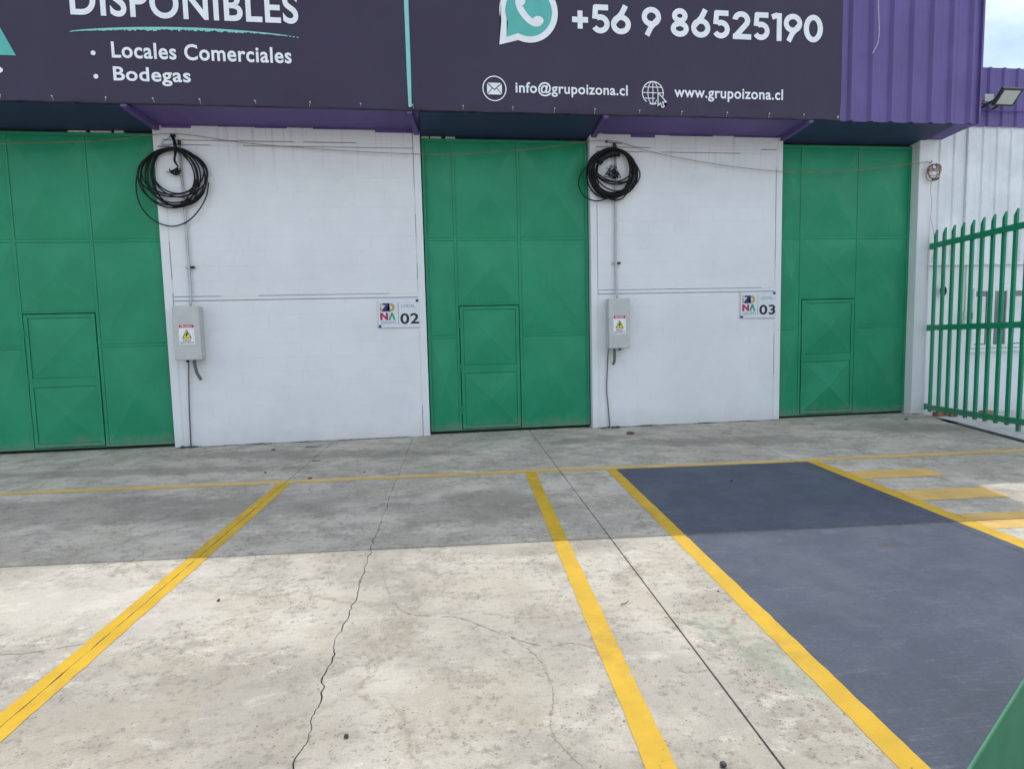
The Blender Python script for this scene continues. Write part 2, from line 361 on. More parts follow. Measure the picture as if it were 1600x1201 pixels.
for ri, (ta, tb) in enumerate(rows):
    for ci in range(len(colb) - 1):
        L, R = colb[ci], colb[ci + 1]
        la, lb, ra, rb = L(ta) + HG, L(tb) + HG, R(ta) - HG, R(tb) - HG
        dz = random.uniform(-.0006, .0006)
        t0, t1 = ta - HGT, tb + HGT
        if ci == 6:
            ts = [t0 + (t1 - t0) * i / 12 for i in range(13)]
            poly = [(la, t0), (lb, t1)] + [(R(t), t) for t in ts[::-1]]; slab(poly, dz); continue
        if ci == 4 and ri in (0, 1):
            cs = [3.30, 3.42] if ri == 0 else [3.42, 3.53]
            cl = jag(cs[0], t0, cs[1], t1, .020, .016, 1.7)
            w = lambda i: .0014 + .0030 * max(0, .45 + .9 * mnoise.noise((i * .13, 3.3, 0)))
            slab([(la, t0), (lb, t1)] + [(s - w(i), t) for i, (s, t) in list(enumerate(cl))[::-1]], dz)
            slab([(s + w(i), t) for i, (s, t) in enumerate(cl)] + [(rb, t1), (ra, t0)], dz - .0003); continue
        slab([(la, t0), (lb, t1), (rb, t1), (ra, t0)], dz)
# painted markings: thin coats with hand-cut edges, broken at the joints
Z1 = .0022
def paint(name, s0, s1, t0, t1, mat, z=Z1, edge=.006, label=None, clean=False, sh=0.0):
    """strip from t0 to t1 (t falls) between s0 and s1; sh shears s with t"""
    bm = bmesh.new(); L = abs(t1 - t0); W = abs(s1 - s0); sd = random.random() * 50
    def wob(a, k): return mnoise.noise((a * 9, sd + k, 0)) * edge + mnoise.noise((a * 40, sd + k, 3)) * edge * .6
    ring = []
    n = max(2, int(L / .05)); k = max(2, int(W / .05))
    for i in range(n + 1): t = t0 + (t1 - t0) * i / n; ring.append((s0 + wob(t, 1) + sh * (t - t0), t + (0 if 0 < i < n else wob(s0, 5) * .3)))
    for i in range(1, k): s = s0 + (s1 - s0) * i / k; ring.append((s + sh * (t1 - t0), t1 + (0 if clean else wob(s, 2))))
    for i in range(n, -1, -1): t = t0 + (t1 - t0) * i / n; ring.append((s1 + wob(t, 3) + sh * (t - t0), t))
    for i in range(k - 1, 0, -1): s = s0 + (s1 - s0) * i / k; ring.append((s, t0 + (0 if clean else wob(s, 4))))
    top = [bm.verts.new((*xy(s, t), z)) for s, t in ring]
    bm.faces.new(top)
    bmesh.ops.triangulate(bm, faces=bm.faces[:])
    for f in bm.faces:
        if f.normal.z < 0: f.normal_flip()
    bm.normal_update()
    o = mobj(name, bm, mat, paving, recalc=False)
    for p in o.data.polygons: pass
    if label: o['label'] = label
    return o
Y = M['yellow']
def strip(s0, s1, label=None, tstart=-2.36, tend=-9.1, sh=0.0):
    paint('painted_line', s0, s1, tstart, JT + .006, Y, label=label, sh=sh)
    d = sh * (JT - tstart)
    paint('painted_line', s0 + d, s1 + d, JT - .006, tend, Y, label=label, sh=sh)
# cross line along the facade, in pieces between the joints
def crossline(sa, sb, ta, tb, w=.125):
    bm = bmesh.new(); n = max(2, int((sb - sa) / .08)); sd = random.random() * 40
    A = []; B = []
    for i in range(n + 1):
        s = sa + (sb - sa) * i / n; t = ta + (tb - ta) * i / n
        A.append((s, t + w / 2 + mnoise.noise((s * 7, sd, 0)) * .006)); B.append((s, t - w / 2 + mnoise.noise((s * 7, sd, 5)) * .006))
    va = [bm.verts.new((*xy(*p), Z1)) for p in A]; vb = [bm.verts.new((*xy(*p), Z1)) for p in B]
    for i in range(n): bm.faces.new((vb[i], vb[i + 1], va[i + 1], va[i]))
    mobj('painted_line', bm, M['yellow_faded'], paving)['label'] = 'yellow line running along the shopfronts'
for sa, sb, ta, tb in ((-6.8, -.806, -2.46, -2.385), (-.794, 2.184, -2.385, -2.355), (2.196, 5.135, -2.355, -2.30), (5.147, 7.854, -2.30, -2.31), (7.866, 11.0, -2.31, -2.225)):
    crossline(sa, sb, ta, tb)
# left bay line painted over a joint: two halves with the joint open between them
for s0, s1 in ((2.12, 2.1882), (2.1922, 2.262)):
    strip(s0, s1, 'yellow bay line with the joint open along its middle', tstart=-2.42)
paint('painted_line', -.87, -.806, -2.45, JT + .006, Y); paint('painted_line', -.794, -.735, -2.45, JT + .006, Y)
paint('painted_line', -.87, -.806, JT - .006, -9.1, Y); paint('painted_line', -.794, -.735, JT - .006, -9.1, Y)
strip(4.762, 4.872, 'yellow bay line beside the straight slab joint', tstart=-2.362)
strip(5.662, 5.772, 'yellow line on the left side of the blue bay', tstart=-2.362, sh=.002)
strip(7.968, 8.095, 'yellow line on the right side of the blue bay', tstart=-2.372, sh=.01)
# blue bay, split by the cross joint and the side joint
for (a, b, c, d) in ((5.766, 7.857, -2.372, JT + .006), (7.8632, 7.962, -2.374, JT + .006), (5.758, 7.857, JT - .006, -9.1), (7.8632, 7.94, JT - .006, -9.1)):
    paint('painted_bay', a, b, c, d, M['blue'], z=.0019, edge=.003, clean=True, label='dark blue painted parking bay surface')
for (sa, sb, ta, tb) in ((8.100, 8.98, -2.895, -3.215), (8.095, 8.96, -3.68, -4.02), (8.09, 9.0, -4.42, JT + .006), (8.085, 9.0, JT - .006, -4.80), (8.08, 9.0, -5.25, -5.57), (8.07, 9.0, -6.05, -6.36)):
    paint('painted_stripe', sa, sb, ta, tb, M['yellow_faded'], z=.0024, clean=True, sh=.12, label='yellow crossing stripe beside the blue bay')

# hairline cracks with dirt in them, broken along their length
M['crack_dirt'] = plain('crack_dirt', (.36, .31, .235), .9, var=.3, vscale=30)
rr = random.Random(77)
for path in ([(3.20, -5.05), (3.22, -5.41), (3.34, -5.88), (3.52, -6.0), (3.67, -6.05), (3.92, -6.32), (4.07, -6.44), (4.22, -6.44), (4.34, -6.55), (4.42, -6.72)], [(3.92, -6.32), (4.02, -6.55), (4.03, -6.85), (3.97, -7.1), (4.05, -7.35)], [(1.1, -5.9), (1.4, -6.02), (1.75, -5.96)]):
    P = smooth_path([(a, b, 0) for a, b in path], 22); bm = bmesh.new()
    for i in range(len(P) - 1):
        if mnoise.noise((i * .16, path[0][0], 0)) < -.18: continue
        a, b = P[i], P[i + 1]; d = (b - a).normalized(); nn = Vector((-d.y, d.x, 0))
        j = lambda k, q: mnoise.noise((k * .9, q, path[0][1])) * .010
        wa, wb = [.0012 + .0075 * max(0, mnoise.noise((k * .35, 5, path[0][0])) + .1) for k in (i, i + 1)]
        za = .0014
        bm.faces.new([bm.verts.new((p.x, p.y, za)) for p in (a + nn * (j(i, 1) - wa), b + nn * (j(i + 1, 1) - wb), b + nn * (j(i + 1, 1) + wb), a + nn * (j(i, 1) + wa))])
    for f in bm.faces:
        f.normal_update()
        if f.normal.z < 0: f.normal_flip()
    mobj('hairline_crack', bm, M['crack_dirt'], paving, recalc=False)

# ground beyond the pavement edge
bm = bmesh.new()
ed = [xy(right_edge(t), t) for t in (.1, -.3, -1.4, -2.6, -4.0, -6, -9, -14)]
vs1 = [bm.verts.new((x + .005, y, -.06)) for x, y in ed]; vs2 = [bm.verts.new((x + .45, y - .1, -.055)) for x, y in ed]
for i in range(len(ed) - 1): bm.faces.new((vs1[i], vs2[i], vs2[i + 1], vs1[i + 1]))
tag(mobj('earth_strip', bm, M['soil']), kind='structure')
bm = bmesh.new()
v1 = [bm.verts.new((x + .30, y - .05, -.045)) for x, y in ed]; v2 = [bm.verts.new((26, y, -.045)) for x, y in ed]
v0 = [bm.verts.new((x + .30, y - .05, -.10)) for x, y in ed]
for i in range(len(ed) - 1): bm.faces.new((v1[i], v2[i], v2[i + 1], v1[i + 1])); bm.faces.new((v0[i], v1[i], v1[i + 1], v0[i + 1]))
a = [bm.verts.new(c) for c in ((11.9, .25, -.045), (26, .25, -.045))]
bm.faces.new((v1[0], a[0], a[1], v2[0]))
tag(mobj('neighbour_apron', bm, M['apron']), kind='structure')

# ------------------------------------------------------------------ warehouse
WH = empty('warehouse', (4.5, 3, 0))
tag(WH, 'white walled warehouse with tall green steel doors and purple parapet', 'building')
ZW = 4.43
def crackfill(bm, a0, a1, c, wdt, axis, frac, seed, y=.004):
    """paint bridging parts of an open groove"""
    rr = random.Random(seed); p = a0
    while p < a1:
        L = rr.uniform(.12, .75); q = min(a1, p + L)
        if rr.random() < frac:
            if axis == 'x': box(bm, p, q, y, y + .02, c - wdt / 2, c + wdt / 2)
            else: box(bm, c - wdt / 2, c + wdt / 2, y, y + .02, p, q)
        p = q
blockmeshes = {}
def wall(x0, x1, pl, pr, label, seed):
    w = empty('block_wall', ((x0 + x1) / 2, .1, 0), WH); w['label'] = label
    rr = random.Random(seed)
    bx('pilaster', M['white'], w, x0, x0 + pl, 0, .22, -.02, ZW, .006)
    bx('pilaster', M['white'], w, x1 - pr, x1, 0, .22, -.02, ZW, .006)
    a, b = x0 + pl + .009, x1 - pr - .009
    bx('wall_core', M['white'], w, x0 + pl, x1 - pr, .034, .2, -.02, ZW)
    for z0_, z1_ in ((-.02, 2.0535), (2.1245, 4.1695)): bx('mortar_bed', M['white'], w, a, b, .0112, .033, z0_, z1_)
    bx('tie_beam', M['white'], w, a, b, .003, .03, 2.066, 2.112, .004)
    bx('ring_beam', M['white'], w, a, b, .002, .03, 4.182, 4.232, .004)
    bx('lintel_band', M['white'], w, a, b, .000, .03, 4.244, ZW, .004)
    bm = bmesh.new()
    crackfill(bm, a, b, 2.118, .012, 'x', .2, seed); crackfill(bm, a, b, 2.060, .012, 'x', .08, seed + 1)
    crackfill(bm, a, b, 4.238, .012, 'x', .5, seed + 2); crackfill(bm, a, b, 4.176, .012, 'x', .4, seed + 3)
    crackfill(bm, 0, ZW, x0 + pl + .0045, .009, 'z', .62, seed + 4); crackfill(bm, 0, ZW, x1 - pr - .0045, .009, 'z', .5, seed + 5)
    tag(mobj('groove_filler', bm, M['white'], w), kind='stuff')
    BL = (b - a) / round((b - a) / .44)
    for z0, n, hh in ((.0, 10, .2054), (2.124, 10, .2046)):
        for k in range(n):
            zz = z0 + k * hh; x = a; first = True
            while x < b - .01:
                L = BL * (.5 if (k % 2 and first) else 1); first = False
                xe = min(b, x + L)
                key = (round(xe - x, 3), round(hh, 4))
                if key not in blockmeshes:
                    bm = bmesh.new(); box(bm, .0003, xe - x - .0003, 0, .02, .0017, hh - .0017, .0019)
                    me = bpy.data.meshes.new('block'); bmesh.ops.recalc_face_normals(bm, faces=bm.faces[:]); bm.to_mesh(me); bm.free(); me.materials.append(M['white']); blockmeshes[key] = me
                o = bpy.data.objects.new('block', blockmeshes[key]); link(o, w)
                o.location = (x, .009 + rr.uniform(-.0005, .0005), zz); o.rotation_euler = (rr.uniform(-.003, .003), 0, rr.uniform(-.0008, .0008))
                x = xe
    return w
wall(0.0, 3.59, .11, .10, 'white block wall between the left and middle doors', 3)
wall(6.09, 9.187, .10, .10, 'white block wall between the middle and right doors', 11)
bx('corner_column', M['white'], WH, 11.50, 11.74, -.06, .25, -.02, 4.42, .008)
bx('block_wall', M['white'], WH, -9, -2.52, 0, .22, -.02, ZW, .006)

def panel(bm, x0, x1, z0, z1, y, out=.016):
    """pressed sheet with creases from the corners to the middle, raised towards the street"""
    c = [bm.verts.new(p) for p in ((x0, y, z0), (x1, y, z0), (x1, y, z1), (x0, y, z1))]
    m_ = bm.verts.new(((x0 + x1) / 2, y - out, (z0 + z1) / 2))
    for i in range(4): bm.faces.new((c[i], c[(i + 1) % 4], m_))
def door(x0, x1, wx0, wx1, zb, label, left_split, seed, gap=()):
    rr = random.Random(seed)
    d = empty('door', ((x0 + x1) / 2, .1, 0), WH); d['label'] = label
    YF = .1015; G = M['green']
    zt = 4.345; wz0, wz1 = zb + .025, 1.915
    # backing sheet with the wicket opening dark behind
    bx('leaf_sheet', G, d, x0, x1, .122, .14, zb, zt)
    bm = bmesh.new(); fw = .042
    def bar(a0, a1, b0, b1, y=YF): box(bm, a0, a1, y, .122, b0, b1, .003)
    mxl, mxr = wx0 - .030, wx1 + .030
    bar(x0, x0 + fw, zb, zt); bar(x1 - fw, x1, zb, zt)
    bar(x0 + fw, x1 - fw, zt - fw, zt, YF + .001)
    bar(mxl - fw / 2, mxl + fw / 2, zb, zt - fw, YF + .002); bar(mxr - fw / 2, mxr + fw / 2, zb, zt - fw, YF + .002)
    bar(x0 + fw, mxl - fw / 2, 2.885, 2.925, YF + .003); bar(mxl + fw / 2, mxr - fw / 2, 2.885, 2.925, YF + .003); bar(mxr + fw / 2, x1 - fw, 2.885, 2.925, YF + .003)
    bar(x0 + fw, mxl - fw / 2, 1.445, 1.485, YF + .003); bar(mxr + fw / 2, x1 - fw, 1.445, 1.485, YF + .003)
    bar(x0 + fw, mxl - fw / 2, zb, zb + .035, YF + .003); bar(mxr + fw / 2, x1 - fw, zb, zb + .035, YF + .003); bar(mxl + fw / 2, mxr - fw / 2, zb, zb + .014, YF + .004)
    bar(mxl + fw / 2, mxr - fw / 2, wz1 + .014, wz1 + .04, YF + .003)
    mobj('door_frame', bm, G, d)
    cells = []
    for a, b in ((x0 + fw, mxl - fw / 2), (mxr + fw / 2, x1 - fw)):
        cells += [(a, b, zb + .035, 1.445), (a, b, 1.485, 2.885), (a, b, 2.925, zt - fw)]
    cells += [(mxl + fw / 2, mxr - fw / 2, wz1 + .04, 2.885), (mxl + fw / 2, mxr - fw / 2, 2.925, zt - fw)]
    for a, b, c0, c1 in cells:
        bm = bmesh.new(); panel(bm, a + .003, b - .003, c0 + .003, c1 - .003, .110, rr.uniform(.035, .05) if c0 < 2.9 else rr.uniform(.065, .085)); mobj('door_panel', bm, G, d, recalc=False)
    # wicket door, proud in its own gap
    bm = bmesh.new(); f2 = .05; y2 = YF - .006; e = .012
    a, b = mxl + fw / 2 + e, mxr - fw / 2 - e
    zc = .935
    box(bm, a, a + f2, y2, .118, wz0, wz1, .003); box(bm, b - f2, b, y2, .118, wz0, wz1, .003)
    box(bm, a + f2, b - f2, y2 + .001, .118, wz1 - f2, wz1, .003); box(bm, a + f2, b - f2, y2 + .001, .118, wz0, wz0 + f2, .003); box(bm, a + f2, b - f2, y2 + .001, .118, zc - .02, zc + .10, .003)
    mobj('wicket_frame', bm, G, d)
    for c0, c1 in ((wz0 + f2, zc - .02), (zc + .10, wz1 - f2)):
        bm = bmesh.new(); panel(bm, a + f2 + .003, b - f2 - .003, c0 + .003, c1 - .003, .108, (.085 if c0 < .5 else .05) if seed == 3 else .035); mobj('door_panel', bm, G, d, recalc=False)
    bx('wicket_gap', M['dark'], d, a - e, b + e, .119, .1215, wz0 - .011, wz1 + .014)
    bm = bmesh.new(); tube(bm, [(b - .035, y2 - .004, .99), (b - .035, y2 + .003, .99)], .02, 12); tube(bm, [(b - .035, y2 - .010, .99), (b - .035, y2 - .004, .99)], .011, 10); mobj('lock', bm, M['green'], d)
    bm = bmesh.new()
    for z in (.35, 1.0, 1.65): tube(bm, [(a - .004, y2 - .004, z - .06), (a - .004, y2 - .004, z + .06)], .011, 8)
    mobj('hinge', bm, G, d)
    bx('threshold_void', M['dark'], d, x0, x1, .16, .5, -.02, 4.45)
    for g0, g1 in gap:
        bm = bmesh.new(); box(bm, g0, g1, .115, .15, zt + .004, zt + .028 + rr.uniform(0, .008), .004); mobj('daylight_slit', bm, M['cream'], d)  # pale strips stand in for interior daylight showing above the door
    return d
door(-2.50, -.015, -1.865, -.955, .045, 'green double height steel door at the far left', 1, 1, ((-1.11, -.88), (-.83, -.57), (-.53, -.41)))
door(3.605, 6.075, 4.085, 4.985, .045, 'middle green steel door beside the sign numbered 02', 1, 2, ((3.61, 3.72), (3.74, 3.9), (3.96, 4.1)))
door(9.20, 11.50, 9.615, 10.545, .035, 'green steel door at the right next to the picket gate', 1, 3)
# soffit
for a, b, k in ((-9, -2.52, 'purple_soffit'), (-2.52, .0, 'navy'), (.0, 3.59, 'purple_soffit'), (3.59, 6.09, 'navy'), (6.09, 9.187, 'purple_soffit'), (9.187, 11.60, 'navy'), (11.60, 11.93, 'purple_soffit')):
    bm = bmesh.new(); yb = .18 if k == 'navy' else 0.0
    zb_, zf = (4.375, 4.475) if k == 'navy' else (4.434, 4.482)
    va = [bm.verts.new(c) for c in ((a + .002, yb, zb_), (b - .002, yb, zb_), (b - .002, -.63, zf), (a + .002, -.63, zf))]
    vb = [bm.verts.new((v.co.x, v.co.y, v.co.z + .02)) for v in va]
    bm.faces.new(va); bm.faces.new(vb[::-1])
    for i in range(4): bm.faces.new((va[i], vb[i], vb[(i + 1) % 4], va[(i + 1) % 4]))
    o = mobj('soffit_board', bm, M[k], WH)
# ragged purple overspray steps at the wall head
rr = random.Random(5)
for x0, x1 in ((.12, 3.5), (6.3, 9.1)):
    x = x0
    while x < x1:
        L = rr.uniform(.18, .5); hgt = rr.choice((.012, .02, .04, .05))
        bx('fascia_lip', M['purple_soffit'], WH, x, min(x1, x + L), -.006, -.001, 4.434 - hgt, 4.434); x += L + rr.choice((0, .002, .35))
# brackets under the canopy
for (wx, wz), (fx, fz) in zip(((.06, 4.35), (3.55, 4.35), (6.15, 4.36), (9.17, 4.36)), ((-.05, 4.465), (3.46, 4.465), (6.135, 4.465), (9.19, 4.465))):
    b_ = empty('canopy_bracket', (wx, -.3, 4.4), WH)
    bm = bmesh.new(); beam(bm, (wx, .0, wz + .05), (fx, -.62, fz), .07, .085); mobj('bracket_arm', bm, M['purple_soffit'], b_)
    bx('bracket_plate', M['purple'], b_, fx - .035, fx + .035, -.712, -.62, 4.43, 4.475, .002)
# corrugated parapet
def corr(bm, x0, x1, y, z0, z1, pitch=.326, rib=.10, crest=.03, hgt=.052, phase=0.0, th=.0):
    xs = []; k = math.floor((x0 - phase) / pitch) - 1
    prof = []
    while phase + k * pitch < x1 + pitch:
        p = phase + k * pitch
        prof += [(p, 0), (p + (rib - crest) / 2, hgt), (p + (rib + crest) / 2, hgt), (p + rib, 0), (p + rib + (pitch - rib) * .5 - .012, 0), (p + rib + (pitch - rib) * .5, .003), (p + rib + (pitch - rib) * .5 + .012, 0)]; k += 1
    def at(x):
        for (xa, ha), (xb, hb) in zip(prof, prof[1:]):
            if xa <= x <= xb: return ha + (hb - ha) * (x - xa) / max(1e-9, xb - xa)
        return 0
    pts = [(x0, at(x0))] + [q for q in prof if x0 < q[0] < x1] + [(x1, at(x1))]
    lo = [bm.verts.new((x, y - h_, z0)) for x, h_ in pts]; hi = [bm.verts.new((x, y - h_, z1)) for x, h_ in pts]
    for i in range(len(pts) - 1): bm.faces.new((lo[i], lo[i + 1], hi[i + 1], hi[i]))
    return pts
HP = 6.40; YB = -.64
x = -8.97
while x < 11.9:
    xe = min(11.95, x + .978 * 1)
    bm = bmesh.new(); corr(bm, x, xe + (.02 if xe < 11.94 else 0), YB - (.002 if int(round((x + 8.97) / .978)) % 2 else 0), 4.478, HP, phase=9.79)
    o = mobj('parapet_sheet', bm, M['purple'], WH, recalc=False); x = xe
bx('parapet_back', M['roof'], WH, -8.97, 11.94, -.62, -.56, 4.52, HP - .02)
bx('parapet_end', M['purple'], WH, 11.935, 11.965, -.685, .16, 4.478, HP + .0)
bx('parapet_cap', M['purple'], WH, -8.97, 11.97, -.72, -.5, HP, HP + .03)
bx('roof', M['roof'], WH, -9, 11.95, -.55, 14, 5.6, 5.7)
bx('upper_wall', M['white_sheet'], WH, -9, 11.75, .14, .2, 4.47, 5.6)
bx('rear_wall', M['white_sheet'], WH, -9, 11.7, 13.9, 14, -.1, 5.6)
bx('side_wall', M['white_sheet'], WH, -9, -8.9, .2, 13.9, -.1, 5.6); bx('side_wall', M['white_sheet'], WH, 11.66, 11.74, .25, 13.9, -.1, 5.6)

# ------------------------------------------------------------------ banner on its frame above the canopy
BN = empty('banner', (3, -.7, 4.49)); tag(BN, 'dark purple vinyl banner with white lettering and phone number above doors', 'banner')
bX0, bX1, YV = -4.6, 9.64, -.722
def btop(x): return 7.05 + .125 * x  # unseen top edge, height and slope chosen so its shadow follows the cross joint
bm = bmesh.new(); nx = 160
grid = []
zs = [4.475, 4.49, 4.51, 4.54, 4.60, 4.72, 4.95, 5.3, 5.8, 6.3]
for i in range(nx + 1):
    x = bX0 + (bX1 - bX0) * i / nx; row = []
    sagz = -.010 * abs(math.sin(x * PI / .62)) + .006 * mnoise.noise((x * 1.7, 0, 0))
    for z in zs + [btop(x)]:
        k = max(0, 1 - (z - 4.475) / .25)
        y = YV - k * (.016 * math.sin(x * 5.1 + 2 * mnoise.noise((x, 0, 1))) + .020 * mnoise.noise((x * 4, z * 6, 2))) 
        row.append(bm.verts.new((x, y, z + sagz * k)))
    grid.append(row)
for i in range(nx):
    for j in range(len(zs)): bm.faces.new((grid[i][j], grid[i + 1][j], grid[i + 1][j + 1], grid[i][j + 1]))
mobj('vinyl_sheet', bm, M['vinyl'], BN, smooth=True, recalc=False)
bm = bmesh.new()                                            # square-tube frame behind
beam(bm, (bX0, -.695, 4.60), (bX1, -.695, 4.60), .02, .02); beam(bm, (bX1 - .03, -.695, 4.5), (bX1 - .03, -.695, btop(bX1) - .03), .02, .02, (1, 0, 0))
for xx in (-4.5, -2, .5, 3, 5.5, 8): beam(bm, (xx, -.69, 4.5), (xx, -.69, btop(xx) - .03), .018, .018, (1, 0, 0))
beam(bm, (bX0, -.69, btop(bX0) - .04), (bX1, -.69, btop(bX1) - .04), .018, .03)
mobj('tube_frame', bm, M['galv'], BN)
rr = random.Random(2); x = -4.3
while x < 9.6:                                              # grommets with ties along the hem
    bm = bmesh.new(); z = 4.525 + rr.uniform(-.004, .004)
    tube(bm, [(x, YV - .028, z), (x, YV - .020, z)], .009, 8)
    beam(bm, (x + .002, YV - .022, z - .003), (x + rr.uniform(-.015, .015), YV - .012, z - rr.uniform(.03, .06)), .004, .003)
    mobj('hem_tie', bm, M['paleWire'], BN); x += rr.uniform(.52, .68)
bm = bmesh.new(); tube(bm, [(bX0 + (bX1 - bX0) * i / 300, YV + .004 + .006 * mnoise.noise((i * .31, 0, 9)), 4.474 + .007 * mnoise.noise((i * .17, 2, 0)) - .008 * abs(math.sin((bX0 + (bX1 - bX0) * i / 300) * PI / .62))) for i in range(301)], .011, 6); mobj('hem_shadow_roll', bm, M['rubber'], BN, smooth=True)  # black tube stands in for the rolled-under hem and its shadow line
PY = YV - .006                                              # print sits a few millimetres proud of the vinyl
def text_mesh(body, offset):
    cu = bpy.data.curves.new('t', 'FONT'); cu.body = body; cu.offset = offset; cu.resolution_u = 6; cu.space_character = 1.0 + offset * 3.2
    o = bpy.data.objects.new('t', cu); COL.objects.link(o); dg = bpy.context.evaluated_depsgraph_get(); dg.update()
    me = bpy.data.meshes.new_from_object(o.evaluated_get(dg)); bpy.data.objects.remove(o); bpy.data.curves.remove(cu); return me
def letter(name, body, x0, x1, z0, z1, y, mat, parent, offset=.02, base=None):
    """lettering scaled to fill the rectangle x0..x1, z0..z1 on a wall plane at y"""
    me = text_mesh(body, offset); me.name = name
    xs = [v.co.x for v in me.vertices]; ys = [v.co.y for v in me.vertices]
    ax, bx_, ay, by = min(xs), max(xs), min(ys), max(ys)
    for v in me.vertices:
        v.co = Vector((x0 + (v.co.x - ax) / (bx_ - ax) * (x1 - x0), y, z0 + (v.co.y - ay) / (by - ay) * (z1 - z0)))
    me.materials.clear(); me.materials.append(mat)
    o = bpy.data.objects.new(name, me); return link(o, parent)
def stroke(bm, pts, w, y):
    n = len(pts); P = [Vector((a, b)) for a, b in pts]; L = []; R = []
    closed = (P[0] - P[-1]).length < 1e-6
    for i in range(n):
        if closed: a, b = P[i - 1] if i > 0 else P[-2], P[i + 1] if i < n - 1 else P[1]
        else: a, b = P[max(0, i - 1)], P[min(n - 1, i + 1)]
        if 0 < i < n - 1 or closed:
            d1 = (P[i] - a).normalized(); d2 = (b - P[i]).normalized(); t = (d1 + d2).normalized(); k = 1 / max(.35, t.dot(d2))
        else: t = (b - a).normalized(); k = 1
        nn = Vector((-t.y, t.x)) * (w / 2 * k); L.append(P[i] + nn); R.append(P[i] - nn)
    l = [bm.verts.new((p.x, y, p.y)) for p in L]; r = [bm.verts.new((p.x, y, p.y)) for p in R]
    for i in range(n - 1): bm.faces.new((r[i], r[i + 1], l[i + 1], l[i]))
def arc(cx, cy, rx, ry, a0, a1, n=28): return [(cx + rx * math.cos(math.radians(a0 + (a1 - a0) * i / n)), cy + ry * math.sin(math.radians(a0 + (a1 - a0) * i / n))) for i in range(n + 1)]
SW = .195
def glyph(ch):
    """heavy geometric figures, height 1"""
    h2 = SW / 2
    if ch == '+': return [[(0, .5), (.62, .5)], [(.31, .19), (.31, .41)], [(.31, .59), (.31, .81)]] and [[(0, .5), (.62, .5)], [(.31, .19), (.31, .81)]]
    if ch == '0': return [arc(.36, .5, .36 - h2, .5 - h2, 0, 360, 40)]
    if ch == '1': return [[(.29, 0), (.29, 1)], [(.0, .84), (.22, .93)]]
    if ch == '2': return [arc(.33, .68, .33 - h2, .32 - h2, 175, -32, 24) + [(.12, .11)], [(.02, h2), (.70, h2)]]
    if ch == '5': return [[(.10, 1 - h2), (.62, 1 - h2)], [(.155, .96), (.115, .50)], arc(.32, .33, .35 - h2, .33 - h2, 122, -150, 30)]
    if ch == '6': return [arc(.37, .345, .37 - h2, .345 - h2, 0, 360, 40), [(.545, 1.0), (.40, .72), (.13, .42)]]
    if ch == '9': return [[(.74 - a, 1 - b) for a, b in s] for s in glyph('6')]
    if ch == '8': return [arc(.35, .285, .35 - h2, .285 - h2, 0, 360, 36), arc(.35, .735, .30 - h2, .265 - h2, 0, 360, 36)]
GW = {'+': .62, '0': .72, '1': .39, '2': .70, '5': .67, '6': .74, '9': .74, '8': .70}
ph = [('+', 5.67, 5.89), ('5', 5.94, 6.19), ('6', 6.21, 6.49), ('9', 6.645, 6.92), ('8', 7.06, 7.32), ('6', 7.355, 7.635), ('5', 7.67, 7.92), ('2', 7.96, 8.24), ('5', 8.27, 8.515), ('1', 8.55, 8.70), ('9', 8.73, 9.01), ('0', 9.035, 9.33)]
for ch, x0, x1 in ph:
    bm = bmesh.new(); kx = (x1 - x0) / GW[ch]; z0, z1 = 5.525, 5.90
    for i, s in enumerate(glyph(ch)):
        b2 = bmesh.new(); stroke(b2, s, SW, 0)
        for f in b2.faces: bm.faces.new([bm.verts.new((x0 + v.co.x * kx, PY - .0012 * i, z0 + v.co.z * (z1 - z0) + (.0 if ch != '+' else -.02))) for v in f.verts])
        b2.free()
    mobj('phone_digit', bm, M['print_white'], BN, recalc=False)
letter('lettering', 'DISPONIBLES', -.56, 2.11, 5.485, 5.86, PY, M['print_white'], BN, .022)
letter('lettering', 'Locales Comerciales', -.13, 2.0, 5.00, 5.195, PY, M['print_white'], BN, .022)
letter('lettering', 'Bodegas', -.13, .77, 4.68, 4.90, PY, M['print_white'], BN, .022)
letter('lettering', 'info@grupoizona.cl', 4.88, 6.44, 4.68, 4.868, PY, M['print_white'], BN, .020)
letter('lettering', 'www.grupoizona.cl', 7.11, 8.735, 4.675, 4.868, PY, M['print_white'], BN, .020)
def disc(name, cx, cz, r, y, mat, parent, n=32):
    bm = bmesh.new(); bm.faces.new([bm.verts.new((cx + r * math.cos(2 * PI * i / n), y, cz + r * math.sin(2 * PI * i / n))) for i in range(n)]); return mobj(name, bm, mat, parent, recalc=False)
disc('bullet_dot', -.34, 5.05, .028, PY, M['print_white'], BN); disc('bullet_dot', -.33, 4.775, .028, PY, M['print_white'], BN)
